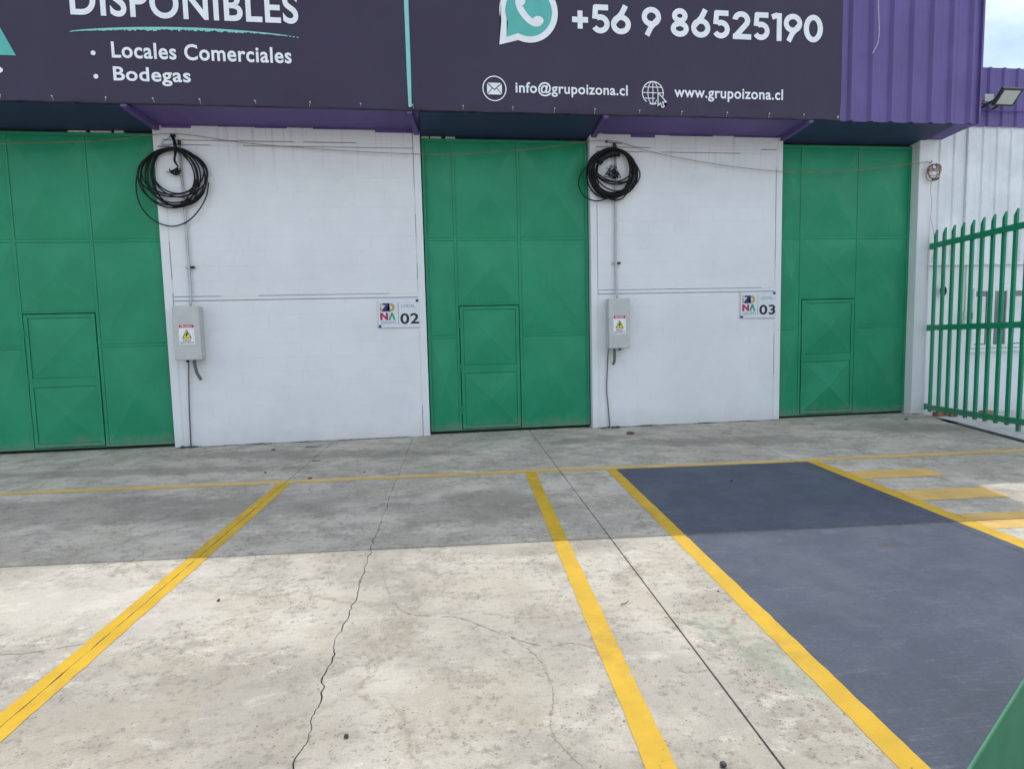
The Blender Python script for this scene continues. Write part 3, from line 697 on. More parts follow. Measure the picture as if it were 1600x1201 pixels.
# brushed underline: solid head that breaks up into dashes
bm = bmesh.new(); P_ = []; n = 120
def uz(f): return 5.295 + .085 * math.sin(f * PI) ** .7 + .025 * f
for i in range(n):
    fa, fb = i / n, (i + 1) / n; xa, xb = -.58 + 2.7 * fa, -.58 + 2.7 * fb
    def th(f): return .010 + .050 * min(1, f * 3) * (1 - f) ** .5 * (1 if f < .75 else .6)
    if fa > .93 and i % 2: continue
    jag_ = random.uniform(.55, 1.05) if fa > .2 else 1
    bm.faces.new([bm.verts.new(c) for c in ((xa, PY, uz(fa) - th(fa) * jag_), (xb, PY, uz(fb) - th(fb) * random.uniform(.5, 1.1)), (xb, PY, uz(fb)), (xa, PY, uz(fa)))])
mobj('brush_underline', bm, M['print_aqua'], BN, recalc=False)
bm = bmesh.new(); bm.faces.new([bm.verts.new(c) for c in ((3.452, PY - .012, 4.50), (3.492, PY - .012, 4.50), (3.50, PY, 4.9), (3.50, PY, 7.3), (3.44, PY, 7.3), (3.445, PY, 4.9))]); mobj('divider_stripe', bm, M['print_aqua'], BN, recalc=False)
# logo fragment at the left edge of the view
bm = bmesh.new(); bm.faces.new([bm.verts.new(c) for c in ((-1.60, PY, 4.99), (-1.205, PY, 4.99), (-1.58, PY, 5.80), (-1.78, PY, 5.80), (-1.88, PY, 5.62))]); mobj('logo_letter', bm, M['print_teal'], BN, recalc=False)
letter('lettering', 'GRUPO', -2.55, -1.362, 4.765, 4.87, PY, M['print_white'], BN, .0)
# messaging icon: white bubble, teal bubble, handset
def poly(name, pts, y, mat, parent):
    bm = bmesh.new(); f = bm.faces.new([bm.verts.new((a, y, b)) for a, b in pts]); bmesh.ops.triangulate(bm, faces=[f], ngon_method='EAR_CLIP'); return mobj(name, bm, mat, parent, recalc=False)
cx, cz, R0 = 5.08, 5.765, .395
bub = arc(cx, cz, R0, R0, -112, 200, 48)
poly('bubble_outline', [(4.675, 5.33)] + bub[:1] + bub[1:], PY, M['print_white'], BN)
bub = arc(cx, cz, .315, .315, -118, 206, 48)
poly('bubble_fill', [(4.775, 5.432)] + bub, PY - .002, M['print_teal'], BN)
bm = bmesh.new(); stroke(bm, smooth := [(p.x, p.z) for p in smooth_path([(4.955, 0, 5.93), (4.945, 0, 5.86), (4.99, 0, 5.76), (5.07, 0, 5.67), (5.16, 0, 5.62), (5.235, 0, 5.635)], 6)], .085, PY - .004)
mobj('handset', bm, M['print_white'], BN, recalc=False)
poly('handset_ear', arc(4.975, 5.905, .062, .075, 0, 360, 20)[:-1], PY - .0052, M['print_white'], BN); poly('handset_ear', arc(5.205, 5.655, .075, .058, 0, 360, 20)[:-1], PY - .0052, M['print_white'], BN)
# mail icon
bm = bmesh.new(); stroke(bm, arc(4.595, 4.767, .155, .157, 0, 360, 40), .014, PY); mobj('icon_ring', bm, M['print_white'], BN, recalc=False)
poly('envelope', [(4.495, 4.69), (4.695, 4.69), (4.695, 4.84), (4.495, 4.84)], PY, M['print_white'], BN)
bm = bmesh.new(); stroke(bm, [(4.495, 4.838), (4.595, 4.752), (4.695, 4.838)], .012, PY - .002); stroke(bm, [(4.495, 4.69), (4.562, 4.768)], .008, PY - .0028); stroke(bm, [(4.695, 4.69), (4.628, 4.768)], .008, PY - .0028); mobj('envelope_crease', bm, M['vinyl'], BN, recalc=False)
# globe icon
bm = bmesh.new(); gx, gz, gr = 6.80, 4.770, .150
stroke(bm, arc(gx, gz, gr, gr, -20, 290, 36), .014, PY); stroke(bm, arc(gx, gz, gr * .48, gr, 0, 360, 30), .011, PY - .001); stroke(bm, [(gx, gz - gr), (gx, gz + gr)], .011, PY - .002)
stroke(bm, [(gx - gr, gz), (gx + gr, gz)], .011, PY - .003); stroke(bm, [(gx - gr * .86, gz + .075), (gx + gr * .86, gz + .075)], .011, PY - .0036); stroke(bm, [(gx - gr * .86, gz - .075), (gx + .03, gz - .075)], .011, PY - .0042)
mobj('globe_icon', bm, M['print_white'], BN, recalc=False)
cur = [(6.872, 4.772), (6.872, 4.60), (6.908, 4.635), (6.932, 4.575), (6.962, 4.588), (6.94, 4.648), (6.992, 4.652)]
poly('cursor_back', [(6.855, 4.80), (6.855, 4.575), (6.905, 4.60), (6.925, 4.555), (6.985, 4.578), (6.965, 4.632), (7.02, 4.64)], PY - .0055, M['vinyl'], BN)
bm = bmesh.new(); stroke(bm, cur + cur[:1], .013, PY - .007); mobj('cursor_outline', bm, M['print_white'], BN, recalc=False)

# ------------------------------------------------------------------ neighbouring building
NBD = empty('neighbouring_building', (13, .3, 0)); tag(NBD, 'lower white corrugated building with purple band behind the green picket gate', 'building')
def nb(y): return y
x = 11.745; k = 0
while x < 17:
    xe = x + .78
    bm = bmesh.new(); corr(bm, x, xe + .02, .10 - (.002 if k % 2 else 0), 2.47, 4.70, pitch=.262, rib=.075, crest=.03, hgt=.022, phase=11.97); mobj('wall_sheet', bm, M['white_sheet'], NBD, recalc=False)
    if xe > 12.6:
        bm = bmesh.new(); corr(bm, x, xe + .02, .075 - (.002 if k % 2 else 0), 4.68, 5.61, pitch=.262, rib=.085, crest=.03, hgt=.03, phase=12.52); mobj('band_sheet', bm, M['purple'], NBD, recalc=False)
    x = xe; k += 1
bx('lower_wall', M['white'], NBD, 11.745, 18, .115, .3, -.08, 2.44, .004)
bx('drip_trim', M['white_sheet'], NBD, 11.75, 18, .06, .12, 2.442, 2.468, .003)
bx('sheet_backing', M['white_sheet'], NBD, 11.75, 18, .125, .16, 2.47, 5.58)
bx('roof', M['roof'], NBD, 11.75, 18, .16, 9, 5.4, 5.5); bx('side_wall', M['white_sheet'], NBD, 17.9, 18, .3, 9, -.1, 5.4)
bx('joint_cover', M['white_sheet'], NBD, 12.475, 12.52, .058, .10, 2.47, 4.75, .004)
bx('upper_rail', M['purple'], NBD, 12.0, 18, .02, .045, 4.92, 4.932)
for a, b in ((12.70, 13.04), (13.06, 13.40), (13.42, 13.76), (13.78, 14.12)):
    w_ = empty('window', ((a + b) / 2, .1, 1.03), NBD)
    bm = bmesh.new(); z0, z1, f = 1.05, 2.06, .055
    box(bm, a, a + f, .075, .125, z0, z1, .003); box(bm, b - f, b, .075, .125, z0, z1, .003); box(bm, a + f, b - f, .077, .125, z0, z0 + f, .003); box(bm, a + f, b - f, .077, .125, z1 - f, z1, .003)
    mobj('window_frame', bm, M['white_sheet'], w_)
    bx('pane', M['glass'], w_, a + f, b - f, .100, .106, z0 + f, z1 - f)
    if a != 13.06: bx('blind', M['white_sheet'], w_, a + f, b - f - .03, .090, .096, z0 + f + .02, z1 - f - .09)
bx('window_sill', M['white_sheet'], NBD, 12.66, 14.2, .05, .125, .985, 1.035, .004)

# ------------------------------------------------------------------ things on the facade
def conduit(x0, pts_up, pts_dn, label1, label2, clipz, tail):
    c = empty('conduit_pipe', (x0, -.03, 2.0)); tag(c, label1, 'pipe')
    bm = bmesh.new(); tube(bm, pts_up, .0165, 12); mobj('pipe', bm, M['galv'], c, smooth=True)
    bm = bmesh.new(); box(bm, x0 - .055, x0 + .055, -.012, -.001, clipz - .012, clipz + .012, .002); box(bm, x0 - .02, x0 + .02, -.046, -.012, clipz - .014, clipz + .014, .004); mobj('clip', bm, M['galv'], c); bm = bmesh.new(); box(bm, x0 + .02, x0 + .075, -.045, -.012, clipz - .016, clipz + .016, .005); mobj('clip_screw', bm, M['rubber'], c)
    bm = bmesh.new(); tube(bm, [(pts_up[-1][0], pts_up[-1][1], pts_up[-1][2] - .01), (pts_up[-1][0], pts_up[-1][1], pts_up[-1][2] + .05)], .022, 10); mobj('entry_bush', bm, M['rubber'], c, smooth=True)
    d = empty('supply_cable', (pts_dn[-1][0], -.02, 0)); tag(d, label2, 'cable')
    bm = bmesh.new(); tube(bm, smooth_path(pts_dn, 8), .009, 8); mobj('cable', bm, M['greyplastic'], d, smooth=True)
    bm = bmesh.new()
    for q in range(9):
        a = random.uniform(-.13, .15); s = random.uniform(.012, .03); yy = random.uniform(-.06, -.02)
        box(bm, pts_dn[-1][0] + a - s, pts_dn[-1][0] + a + s, yy - s, yy + s * .6, -.01, random.uniform(.012, .03), .005)
    mobj('mortar_lump', bm, M['stone'], d)
conduit(.36, [(.365, -.09, 1.985), (.365, -.05, 2.06), (.362, -.03, 2.2), (.358, -.028, 3.1), (.345, -.028, 4.17)], [(.285, -.10, 1.24), (.275, -.05, 1.18), (.255, -.025, 1.0), (.235, -.02, .6), (.22, -.02, .02)],
        'galvanised conduit pipe running up from the left electrical box', 'thin grey cable from the left electrical box down to paving', 2.52, 0)
conduit(6.468, [(6.468, -.09, 1.985), (6.468, -.05, 2.06), (6.47, -.03, 2.2), (6.472, -.028, 3.1), (6.475, -.028, 4.20)], [(6.335, -.06, 1.24), (6.33, -.03, 1.1), (6.31, -.022, .62), (6.325, -.02, .4), (6.355, -.02, .02)],
        'galvanised conduit pipe running up from the right electrical box', 'kinked grey cable from the right electrical box down to paving', 2.52, 0)
def elec_box(x0, x1, z0, z1, label, knob, tail):
    b = empty('electrical_box', ((x0 + x1) / 2, 0, z0)); tag(b, label, 'electrical box', 'grey electrical boxes on the white walls')
    bx('enclosure', M['box'], b, x0 + .012, x1 - .012, -.165, .008, z0 + .008, z1 - .008, .006)
    bx('lid', M['box'], b, x0, x1, -.205, -.160, z0, z1, .008)
    w = x1 - x0; cx_ = x0 + w * .50; zl0, zl1 = z0 + (z1 - z0) * .29, z0 + (z1 - z0) * .66; lx0, lx1 = x0 + w * .21, x0 + w * .79; yl = -.2062
    lab = empty('warning_label', (cx_, yl, zl0), b)
    bx('sticker', M['label_white'], lab, lx0, lx1, yl - .0006, yl, zl0, zl1)
    hh = (zl1 - zl0)
    bx('header_band', M['label_red'], lab, lx0 + .004, lx1 - .004, yl - .0014, yl - .0007, zl1 - hh * .17, zl1 - .004)
    letter('lettering', 'PELIGRO', lx0 + .03, lx1 - .03, zl1 - hh * .145, zl1 - hh * .045, yl - .0022, M['label_white'], lab, .015)
    tz0, tz1 = zl0 + hh * .30, zl0 + hh * .76
    poly('triangle_border', [(cx_ - .063, tz0), (cx_ + .063, tz0), (cx_, tz1)], yl - .0014, M['label_black'], lab)
    poly('triangle_fill', [(cx_ - .048, tz0 + .008), (cx_ + .048, tz0 + .008), (cx_, tz1 - .017)], yl - .0022, M['label_yellow'], lab)
    zc_ = (tz0 + tz1) / 2 - .01
    poly('lightning_bolt', [(cx_ + .004, zc_ + .035), (cx_ - .016, zc_ - .002), (cx_ - .001, zc_ - .002), (cx_ - .010, zc_ - .035), (cx_ + .016, zc_ + .008), (cx_ + .002, zc_ + .008), (cx_ + .014, zc_ + .035)], yl - .003, M['label_black'], lab)
    letter('lettering', 'RIESGO', cx_ - .052, cx_ + .052, zl0 + hh * .165, zl0 + hh * .255, yl - .0014, M['label_black'], lab, .02)
    letter('lettering', 'ELECTRICO', cx_ - .085, cx_ + .085, zl0 + hh * .045, zl0 + hh * .135, yl - .0014, M['label_black'], lab, .02)
    bm = bmesh.new(); tube(bm, [(knob, -.10, z0 + .012), (knob, -.10, z0 - .03)], .022, 12); mobj('cable_gland', bm, M['rubber'], b, smooth=True)
    bm = bmesh.new(); tube(bm, smooth_path(tail, 8), .021, 10); mobj('conduit_tail', bm, M['greyplastic'], b, smooth=True)
    bm = bmesh.new()
    for zz in (z0 + .03, z1 - .03):
        for xx in (x0 + .03, x1 - .03): tube(bm, [(xx, -.2045, zz), (xx, -.2075, zz)], .006, 8)
    mobj('lid_screw', bm, M['galv'], b)
elec_box(.16, .505, 1.245, 1.985, 'grey electrical box on wall beside the far left door', .285, [(.37, -.10, 1.26), (.375, -.10, 1.17), (.395, -.10, 1.06), (.445, -.10, .96)])
elec_box(6.30, 6.63, 1.235, 1.985, 'grey electrical box on wall right of the middle door', .0 + 6.50, [(6.41, -.10, 1.25), (6.415, -.10, 1.15), (6.41, -.10, 1.04), (6.385, -.10, .985)])

def unit_sign(x0, x1, z0, z1, num, label):
    s = empty('unit_sign', ((x0 + x1) / 2, 0, z0)); tag(s, label, 'sign')
    bx('plate', M['acrylic'], s, x0, x1, -.012, -.004, z0, z1, .002); yp = -.0135
    w, hgt = x1 - x0, z1 - z0
    def X(f): return x0 + w * f
    def Zf(f): return z0 + hgt * f
    for a, b in ((.94, .94), (.03, .055)): bx('corner_fixing', M['label_navy'], s, X(a) - .018, X(a) + .02, -.02, -.004, Zf(b) - .018, Zf(b) + .018, .003)
    bx('divider_line', M['label_grey'], s, X(.475), X(.488), yp - .0006, yp, Zf(.12), Zf(.88))
    # four-letter logo in colours
    bm = bmesh.new(); box(bm, X(.045), X(.09), yp - .0006, yp, Zf(.58), Zf(.76)); box(bm, X(.045), X(.09), yp - .0006, yp, Zf(.80), Zf(.86)); mobj('logo_letter', bm, M['label_gold'], s)
    poly('logo_letter', [(X(.10), Zf(.57)), (X(.285), Zf(.57)), (X(.285), Zf(.635)), (X(.20), Zf(.635)), (X(.275), Zf(.80)), (X(.275), Zf(.865)), (X(.11), Zf(.865)), (X(.11), Zf(.80)), (X(.185), Zf(.80)), (X(.10), Zf(.635))], yp - .0016, M['label_navy'], s)
    bm = bmesh.new(); stroke(bm, arc(X(.30), Zf(.715), w * .072, hgt * .105, -100, 100, 20), .036, yp - .0008); mobj('logo_letter', bm, M['label_gold'], s, recalc=False)
    poly('logo_letter', [(X(.045), Zf(.27)), (X(.10), Zf(.27)), (X(.10), Zf(.42)), (X(.19), Zf(.27)), (X(.235), Zf(.27)), (X(.235), Zf(.53)), (X(.18), Zf(.53)), (X(.18), Zf(.39)), (X(.095), Zf(.53)), (X(.045), Zf(.53))], yp - .0008, M['label_pink'], s)
    poly('logo_letter', [(X(.24), Zf(.27)), (X(.29), Zf(.27)), (X(.328), Zf(.43)), (X(.365), Zf(.27)), (X(.415), Zf(.27)), (X(.352), Zf(.53)), (X(.303), Zf(.53))], yp - .0016, M['label_green'], s)
    letter('lettering', 'GRUPO', X(.06), X(.43), Zf(.13), Zf(.235), yp - .0008, M['label_grey'], s, 0)
    letter('lettering', 'LOCAL', X(.565), X(.89), Zf(.705), Zf(.815), yp - .0008, M['label_grey'], s, .006)
    letter('number', num, X(.525), X(.975), Zf(.12), Zf(.50), yp - .0008, M['label_black'], s, .022)
unit_sign(2.90, 3.50, 1.625, 2.035, '02', 'white unit sign numbered 02 on wall left of the middle door')
unit_sign(8.50, 9.10, 1.645, 2.055, '03', 'white unit sign numbered 03 on wall left of the right door')

def coil(name, label, cx, cz, rx, rz, turns, seed, mat, rad, tilt=0, loose=(), spread=.12, y0=-.03, group=None, top=None):
    c = empty(name, (cx, y0, cz)); tag(c, label, 'cable coil', group)
    rr = random.Random(seed); pts = []; n = 44
    ax, az = 0, 0
    for k in range(turns):
        fx = 1 - rr.random() ** 1.4 * spread * 2.0; fz = 1 - rr.random() ** 1.4 * spread * 2.0
        ox, oz = rr.uniform(-spread, spread) * rx * .5, rr.uniform(-.2, .3) * spread * rz
        ph0 = rr.uniform(0, 6); yy = y0 - .012 - rr.random() * .07
        for i in range(n):
            a = PI / 2 + 2 * PI * i / n
            wob = 1 + .018 * math.sin(2 * a + ph0) + .012 * math.sin(3 * a + ph0 * 2)
            # the coil hangs from the top: loops meet there
            hang = .5 + .5 * math.sin(a)
            px = (rx * fx * math.cos(a)) * wob + ox * (1 - hang); pz = rz * fz * math.sin(a) * wob + oz * (1 - hang) + rz * (1 - fz) * .75
            q = Vector((px * math.cos(tilt) - pz * math.sin(tilt), 0, px * math.sin(tilt) + pz * math.cos(tilt)))
            pts.append((cx + q.x, yy + .012 * math.sin(a * 2 + ph0), cz + q.z))
    # smooth the joins between turns
    P0 = [Vector(p) for p in pts]
    for _ in range(3): P0 = [P0[0]] + [(P0[i - 1] + P0[i] * 2 + P0[i + 1]) / 4 for i in range(1, len(P0) - 1)] + [P0[-1]]
    bm = bmesh.new(); tube(bm, P0, rad, 7); mobj('coiled_cable', bm, mat, c, smooth=True)
    for ctrl in loose:
        bm = bmesh.new(); tube(bm, smooth_path(ctrl, 14), rad * .92, 7); mobj('loose_loop', bm, mat, c, smooth=True)
    return c
c1 = coil('cable_coil', 'black cable coil on pipe beside the far left door', .265, 3.71, 0.455, .40, 11, 4, M['black'], .0098, .06,
     loose=[[(.0, -.06, 4.0), (-.16, -.06, 3.86), (-.235, -.05, 3.62), (-.20, -.05, 3.36), (-.05, -.05, 3.16), (.17, -.05, 3.075), (.38, -.06, 3.13), (.55, -.06, 3.29), (.66, -.06, 3.48), (.70, -.06, 3.66)],
            [(.40, -.07, 4.02), (.50, -.07, 3.88), (.52, -.07, 3.68), (.42, -.07, 3.46), (.28, -.06, 3.34)]], spread=.2, group=None)
bm = bmesh.new(); rr = random.Random(6)
for k in range(4): tube(bm, smooth_path([(.27 + rr.uniform(-.02, .02), -.04, 4.28), (.30 + rr.uniform(-.03, .03), -.06 - .01 * k, 4.12), (.29 + rr.uniform(-.03, .03), -.07, 3.95), (.32, -.07, 3.86), (.24 + rr.uniform(-.05, .05), -.06, 3.80)], 6), .008, 6)
for k in range(7): tube(bm, smooth_path([(.26 + rr.uniform(-.1, .1), -.05, 3.80 + rr.uniform(-.03, .05)), (.22 + rr.uniform(-.1, .1), -.07, 3.79 + rr.uniform(-.03, .04)), (.28 + rr.uniform(-.05, .08), -.08, 3.78 + rr.uniform(-.02, .04)), (.33 + rr.uniform(-.03, .03), -.06, 3.82)], 5), .007, 6)
mobj('cable_tie_bundle', bm, M['black'], c1, smooth=True)
bm = bmesh.new(); beam(bm, (.10, -.02, 4.165), (.27, -.03, 4.30), .004, .004); beam(bm, (.06, -.012, 4.145), (.22, -.012, 4.15), .02, .006); box(bm, .235, .30, -.035, .0, 4.275, 4.305, .004); mobj('hanger', bm, M['rubber'], c1)
c2 = coil('cable_coil', 'black cable coil on pipe right of the middle door', 6.42, 3.83, .40, .375, 15, 9, M['black'], .0108, -.18,
     loose=[[(6.28, -.06, 4.05), (6.09, -.06, 3.98), (5.95, -.055, 3.84), (5.90, -.055, 3.68), (5.97, -.055, 3.52), (6.13, -.055, 3.44), (6.30, -.06, 3.46), (6.47, -.07, 3.55)],
            [(6.15, -.07, 4.07), (6.06, -.07, 3.92), (6.07, -.07, 3.72), (6.20, -.07, 3.54), (6.42, -.07, 3.45), (6.56, -.07, 3.47), (6.66, -.07, 3.58)],
            [(6.44, -.08, 4.17), (6.68, -.08, 4.08), (6.83, -.07, 3.88), (6.82, -.07, 3.74), (6.70, -.07, 3.60)]], spread=.20)
bm = bmesh.new()
for k in range(9): tube(bm, smooth_path([(6.42 + rr.uniform(-.1, .08), -.06, 3.92 + rr.uniform(-.03, .05)), (6.40 + rr.uniform(-.12, .1), -.08, 3.84 + rr.uniform(-.06, .04)), (6.46 + rr.uniform(-.06, .08), -.08, 3.80 + rr.uniform(-.05, .05)), (6.44 + rr.uniform(-.08, .06), -.06, 3.88)], 6), .0055, 6)
mobj('cable_tie_bundle', bm, M['black'], c2, smooth=True)
bm = bmesh.new(); tube(bm, [(6.46, -.04, 4.10), (6.46, -.04, 4.285)], .024, 10); tube(bm, [(6.345, -.002, 4.31), (6.345, -.04, 4.31)], .017, 10); beam(bm, (6.36, -.02, 4.30), (6.58, -.02, 4.285), .006, .006); mobj('hanger', bm, M['rubber'], c2)
bm = bmesh.new(); tube(bm, [(6.42 + .34 * math.cos(a) + .06, -.075, 3.80 + .33 * math.sin(a)) for a in [math.radians(82 + 8 * k) for k in range(9)]], lambda f: .052 + .006 * math.sin(f * 23), 10); mobj('tape_wrap', bm, M['black'], c2, smooth=True)
c3 = coil('cord_coil', 'small brown cord coil hanging on the right corner column', 11.70, 3.90, .13, .125, 8, 5, M['copper'], .0055, .2, spread=.38, y0=-.10,
     loose=[[(11.62, -.14, 3.98), (11.56, -.13, 3.86), (11.60, -.13, 3.77), (11.72, -.13, 3.76), (11.82, -.13, 3.82)]])
bm = bmesh.new(); tube(bm, [(11.67, -.06, 4.05), (11.67, -.11, 4.05), (11.67, -.11, 4.08)], .007, 6); beam(bm, (11.66, -.15, 3.775), (11.76, -.15, 3.79), .03, .03); mobj('hook', bm, M['rubber'], c3)
w3 = empty('hanging_lead', (11.68, -.1, 3.0)); tag(w3, 'thin pale lead dangling from the brown cord coil', 'wire')
bm = bmesh.new(); tube(bm, smooth_path([(11.67, -.12, 3.76), (11.68, -.1, 3.6), (11.72, -.09, 3.42), (11.71, -.09, 3.2), (11.78, -.08, 2.95), (11.86, -.02, 2.75), (11.88, .05, 2.5)], 8), .005, 6); mobj('lead', bm, M['paleWire'], w3, smooth=True)
bm = bmesh.new(); tube(bm, smooth_path([(11.71, -.09, 3.3), (11.70, -.08, 3.0), (11.70, -.07, 2.6), (11.70, -.07, 2.2)], 6), .003, 6); mobj('lead_strand', bm, M['paleWire'], w3, smooth=True)

# swagging orange wire
ow = empty('swagged_wire', (3.4, -.04, 4.1)); tag(ow, 'thin rusty orange wire swagging along the whole facade', 'wire')
bm = bmesh.new()
ctrl = [(-5, -.06, 4.3), (-3.6, -.06, 4.06), (-1.87, -.06, 4.135), (-.6, -.05, 4.20), (.27, -.045, 4.305), (1.2, -.045, 4.20), (2.3, -.045, 4.125), (3.44, -.045, 4.085), (4.2, -.045, 4.10), (5.3, -.045, 4.19), (6.33, -.045, 4.318), (7.0, -.045, 4.17), (7.77, -.045, 4.035), (8.5, -.045, 3.945), (9.13, -.045, 3.90), (10.0, -.05, 3.90), (10.8, -.06, 3.97), (11.64, -.10, 4.065)]
tube(bm, smooth_path(ctrl, 6), .0042, 6); mobj('wire', bm, M['orange'], ow, smooth=True)
# loose pale wire hanging down the purple parapet
lw = empty('dangling_wire', (10.2, -.74, 5.4)); tag(lw, 'pale loose wire dangling down the purple corrugated parapet', 'wire')
bm = bmesh.new(); tube(bm, smooth_path([(10.24, -.60, 6.46), (10.22, -.73, 6.45), (10.18, -.735, 6.15), (10.20, -.735, 5.85), (10.205, -.735, 5.68), (10.18, -.74, 5.54), (10.10, -.745, 5.40)], 8), .006, 6); mobj('wire', bm, M['paleWire'], lw, smooth=True)

# ------------------------------------------------------------------ floodlight
FL = empty('floodlight', (12.9, 0, 4.95)); tag(FL, 'black framed floodlight on the purple band of the neighbouring building', 'floodlight')
fu = Vector((0, -.17, .185)).normalized(); fw_ = Vector((1, 0, 0)); fn = fw_.cross(fu)   # face normal towards street and down
if fn.y > 0: fn = -fn
fc = Vector((12.775, -.335, 5.00))
def plate(bm, c, w, hgt, d):
    q = [c + fw_ * w * i / 2 + fu * hgt * j / 2 for i, j in ((-1, -1), (1, -1), (1, 1), (-1, 1))]
    a = [bm.verts.new(p) for p in q]; b = [bm.verts.new(p - fn * d) for p in q]
    bm.faces.new(a); bm.faces.new(b[::-1])
    for i in range(4): bm.faces.new((a[i], a[(i + 1) % 4], b[(i + 1) % 4], b[i]))
bm = bmesh.new(); plate(bm, fc, .36, .275, .05); mobj('housing', bm, M['rubber'], FL)
bm = bmesh.new(); plate(bm, fc + fn * .003, .29, .215, .002); mobj('lens', bm, M['lampglass'], FL)
bm = bmesh.new(); beam(bm, fc - fn * .05 + fw_ * -.10, (12.62, .06, 4.93), .035, .02); beam(bm, fc - fn * .05 + fw_ * .10, (12.86, .06, 4.93), .035, .02); mobj('bracket', bm, M['rubber'], FL)
bx('junction_box', M['box'], FL, 12.66, 12.82, -.03, .06, 5.04, 5.16, .006)
bm = bmesh.new(); tube(bm, smooth_path([(12.66, -.01, 5.06), (12.55, -.03, 5.0), (12.50, -.02, 4.9), (12.56, .0, 4.8), (12.6, .03, 4.7)], 6), .006, 6); mobj('lead', bm, M['rubber'], FL, smooth=True)

# ------------------------------------------------------------------ picket gate
GT = empty('picket_gate', (11.75, -.05, 0)); tag(GT, 'green steel picket gate hinged at the right corner column', 'gate')
gd = Vector((-.145, -.9894, 0)).normalized(); gs = Vector((gd.y, -gd.x, 0)); go = Vector((11.78, -.05, 0))
def gp(u, z, off=0): return go + gd * u + gs * off + Vector((0, 0, z + .024 * u))
GL = 4.6
for z in (2.735, 1.42, .115):
    bm = bmesh.new(); a, b = gp(-.03, z, .03), gp(GL, z, .03); beam(bm, a, b, .035, .085); bmesh.ops.bevel(bm, geom=bm.edges[:], offset=.004, segments=1, affect='EDGES'); mobj('rail', bm, M['green'], GT)
u = .09; i = 0
while u < GL:
    bm = bmesh.new(); w, d = .055, .035
    def pv(du, dz, of): return gp(u + du, dz, of)
    zb_ = .035 if i % 10 != 9 else -.03
    lo = [bm.verts.new(pv(a, zb_, c)) for a, c in ((-w / 2, -d / 2 - .003), (w / 2, -d / 2 - .003), (w / 2, d / 2 - .006), (-w / 2, d / 2 - .006))]
    hi = [bm.verts.new(pv(a, 2.90 + (.085 if a > 0 else 0), c)) for a, c in ((-w / 2, -d / 2 - .003), (w / 2, -d / 2 - .003), (w / 2, d / 2 - .006), (-w / 2, d / 2 - .006))]
    bm.faces.new(lo[::-1]); bm.faces.new(hi)
    for k in range(4): bm.faces.new((lo[k], lo[(k + 1) % 4], hi[(k + 1) % 4], hi[k]))
    mobj('picket', bm, M['green'], GT); u += .205; i += 1
bm = bmesh.new()
for z in (2.735, 1.42, .115): box(bm, 11.735, 11.80, -.07, -.02, z - .05, z + .05, .004)
mobj('hinge', bm, M['green'], GT)
bm = bmesh.new(); beam(bm, gp(GL, .0, .02), gp(GL, 2.93, .02), .06, .06, (1, 0, 0)); mobj('end_post', bm, M['green'], GT)

# ------------------------------------------------------------------ small things on the neighbouring wall
e1 = empty('meter_box', (12.56, .05, 1.40)); tag(e1, 'small cream meter box behind the picket gate', 'meter box')
bx('case', M['cream'], e1, 12.50, 12.62, .015, .113, 1.40, 1.68, .006)
bm = bmesh.new(); tube(bm, [(12.56, .09, 1.68), (12.56, .09, 2.43)], .008, 8); mobj('riser', bm, M['galv'], e1, smooth=True)
e2 = empty('wall_socket', (12.72, .1, 1.6)); tag(e2, 'black wall socket beside the cream meter box', 'socket')
bx('case', M['rubber'], e2, 12.648, 12.694, .06, .113, 1.55, 1.65, .005); bx('face_plate', M['greyplastic'], e2, 12.655, 12.687, .054, .061, 1.565, 1.635)
e3 = empty('hanging_plug', (12.1, 0, 2.0)); tag(e3, 'black plug hanging on a chain behind the gate pickets', 'plug')
bm = bmesh.new(); tube(bm, [(12.05, .05, 2.44), (12.10, .04, 2.42), (12.10, .04, 2.10)], .007, 6); mobj('chain', bm, M['rubber'], e3)
bm = bmesh.new(); tube(bm, [(12.10 + .042 * math.cos(a), .04, 2.02 + .065 * math.sin(a)) for a in [2 * PI * k / 16 for k in range(16)]], .02, 8, True); mobj('plug_body', bm, M['rubber'], e3, smooth=True)
for (x_, y_, rz, lab) in ((11.98, -.10, .3, 'broken red brick on the ground nearest the corner column'), (12.16, -.16, 1.2, 'red brick tilted behind the fourth gate picket'), (12.74, -.22, .1, 'flat red brick lying under the windows')):
    bm = bmesh.new(); box(bm, -.10, .10, -.05, .05, 0, .075, .006); o = mobj('loose_brick', bm, M['brick']); o.location = (x_, y_, -.044); o.rotation_euler = (0, 0, rz); tag(o, lab, 'brick', 'bricks behind the gate')

# ------------------------------------------------------------------ green barrier in the near right corner
GB = empty('green_barrier', (4.9, -8.4, 0)); tag(GB, 'green painted steel barrier plate in the near right corner', 'barrier')
a_, b_ = Vector((4.10, -8.77, .0)), Vector((6.4, -7.306, 0)); dv_ = (b_ - a_).normalized()
bm = bmesh.new(); beam(bm, Vector((4.20, -8.7068, .48)), Vector((6.4, -7.306, .48)), .005, .84); bmesh.ops.bevel(bm, geom=bm.edges[:], offset=.0012, segments=2, affect='EDGES'); mobj('plate', bm, M['old_green'], GB)
for f in (1.5, 2.4):
    p = Vector((4.20, -8.7068, 0)) + dv_ * f + Vector((.03, -.045, 0)); bm = bmesh.new(); box(bm, p.x - .03, p.x + .03, p.y - .03, p.y + .03, -.1, .86, .004); mobj('post', bm, M['old_green'], GB)

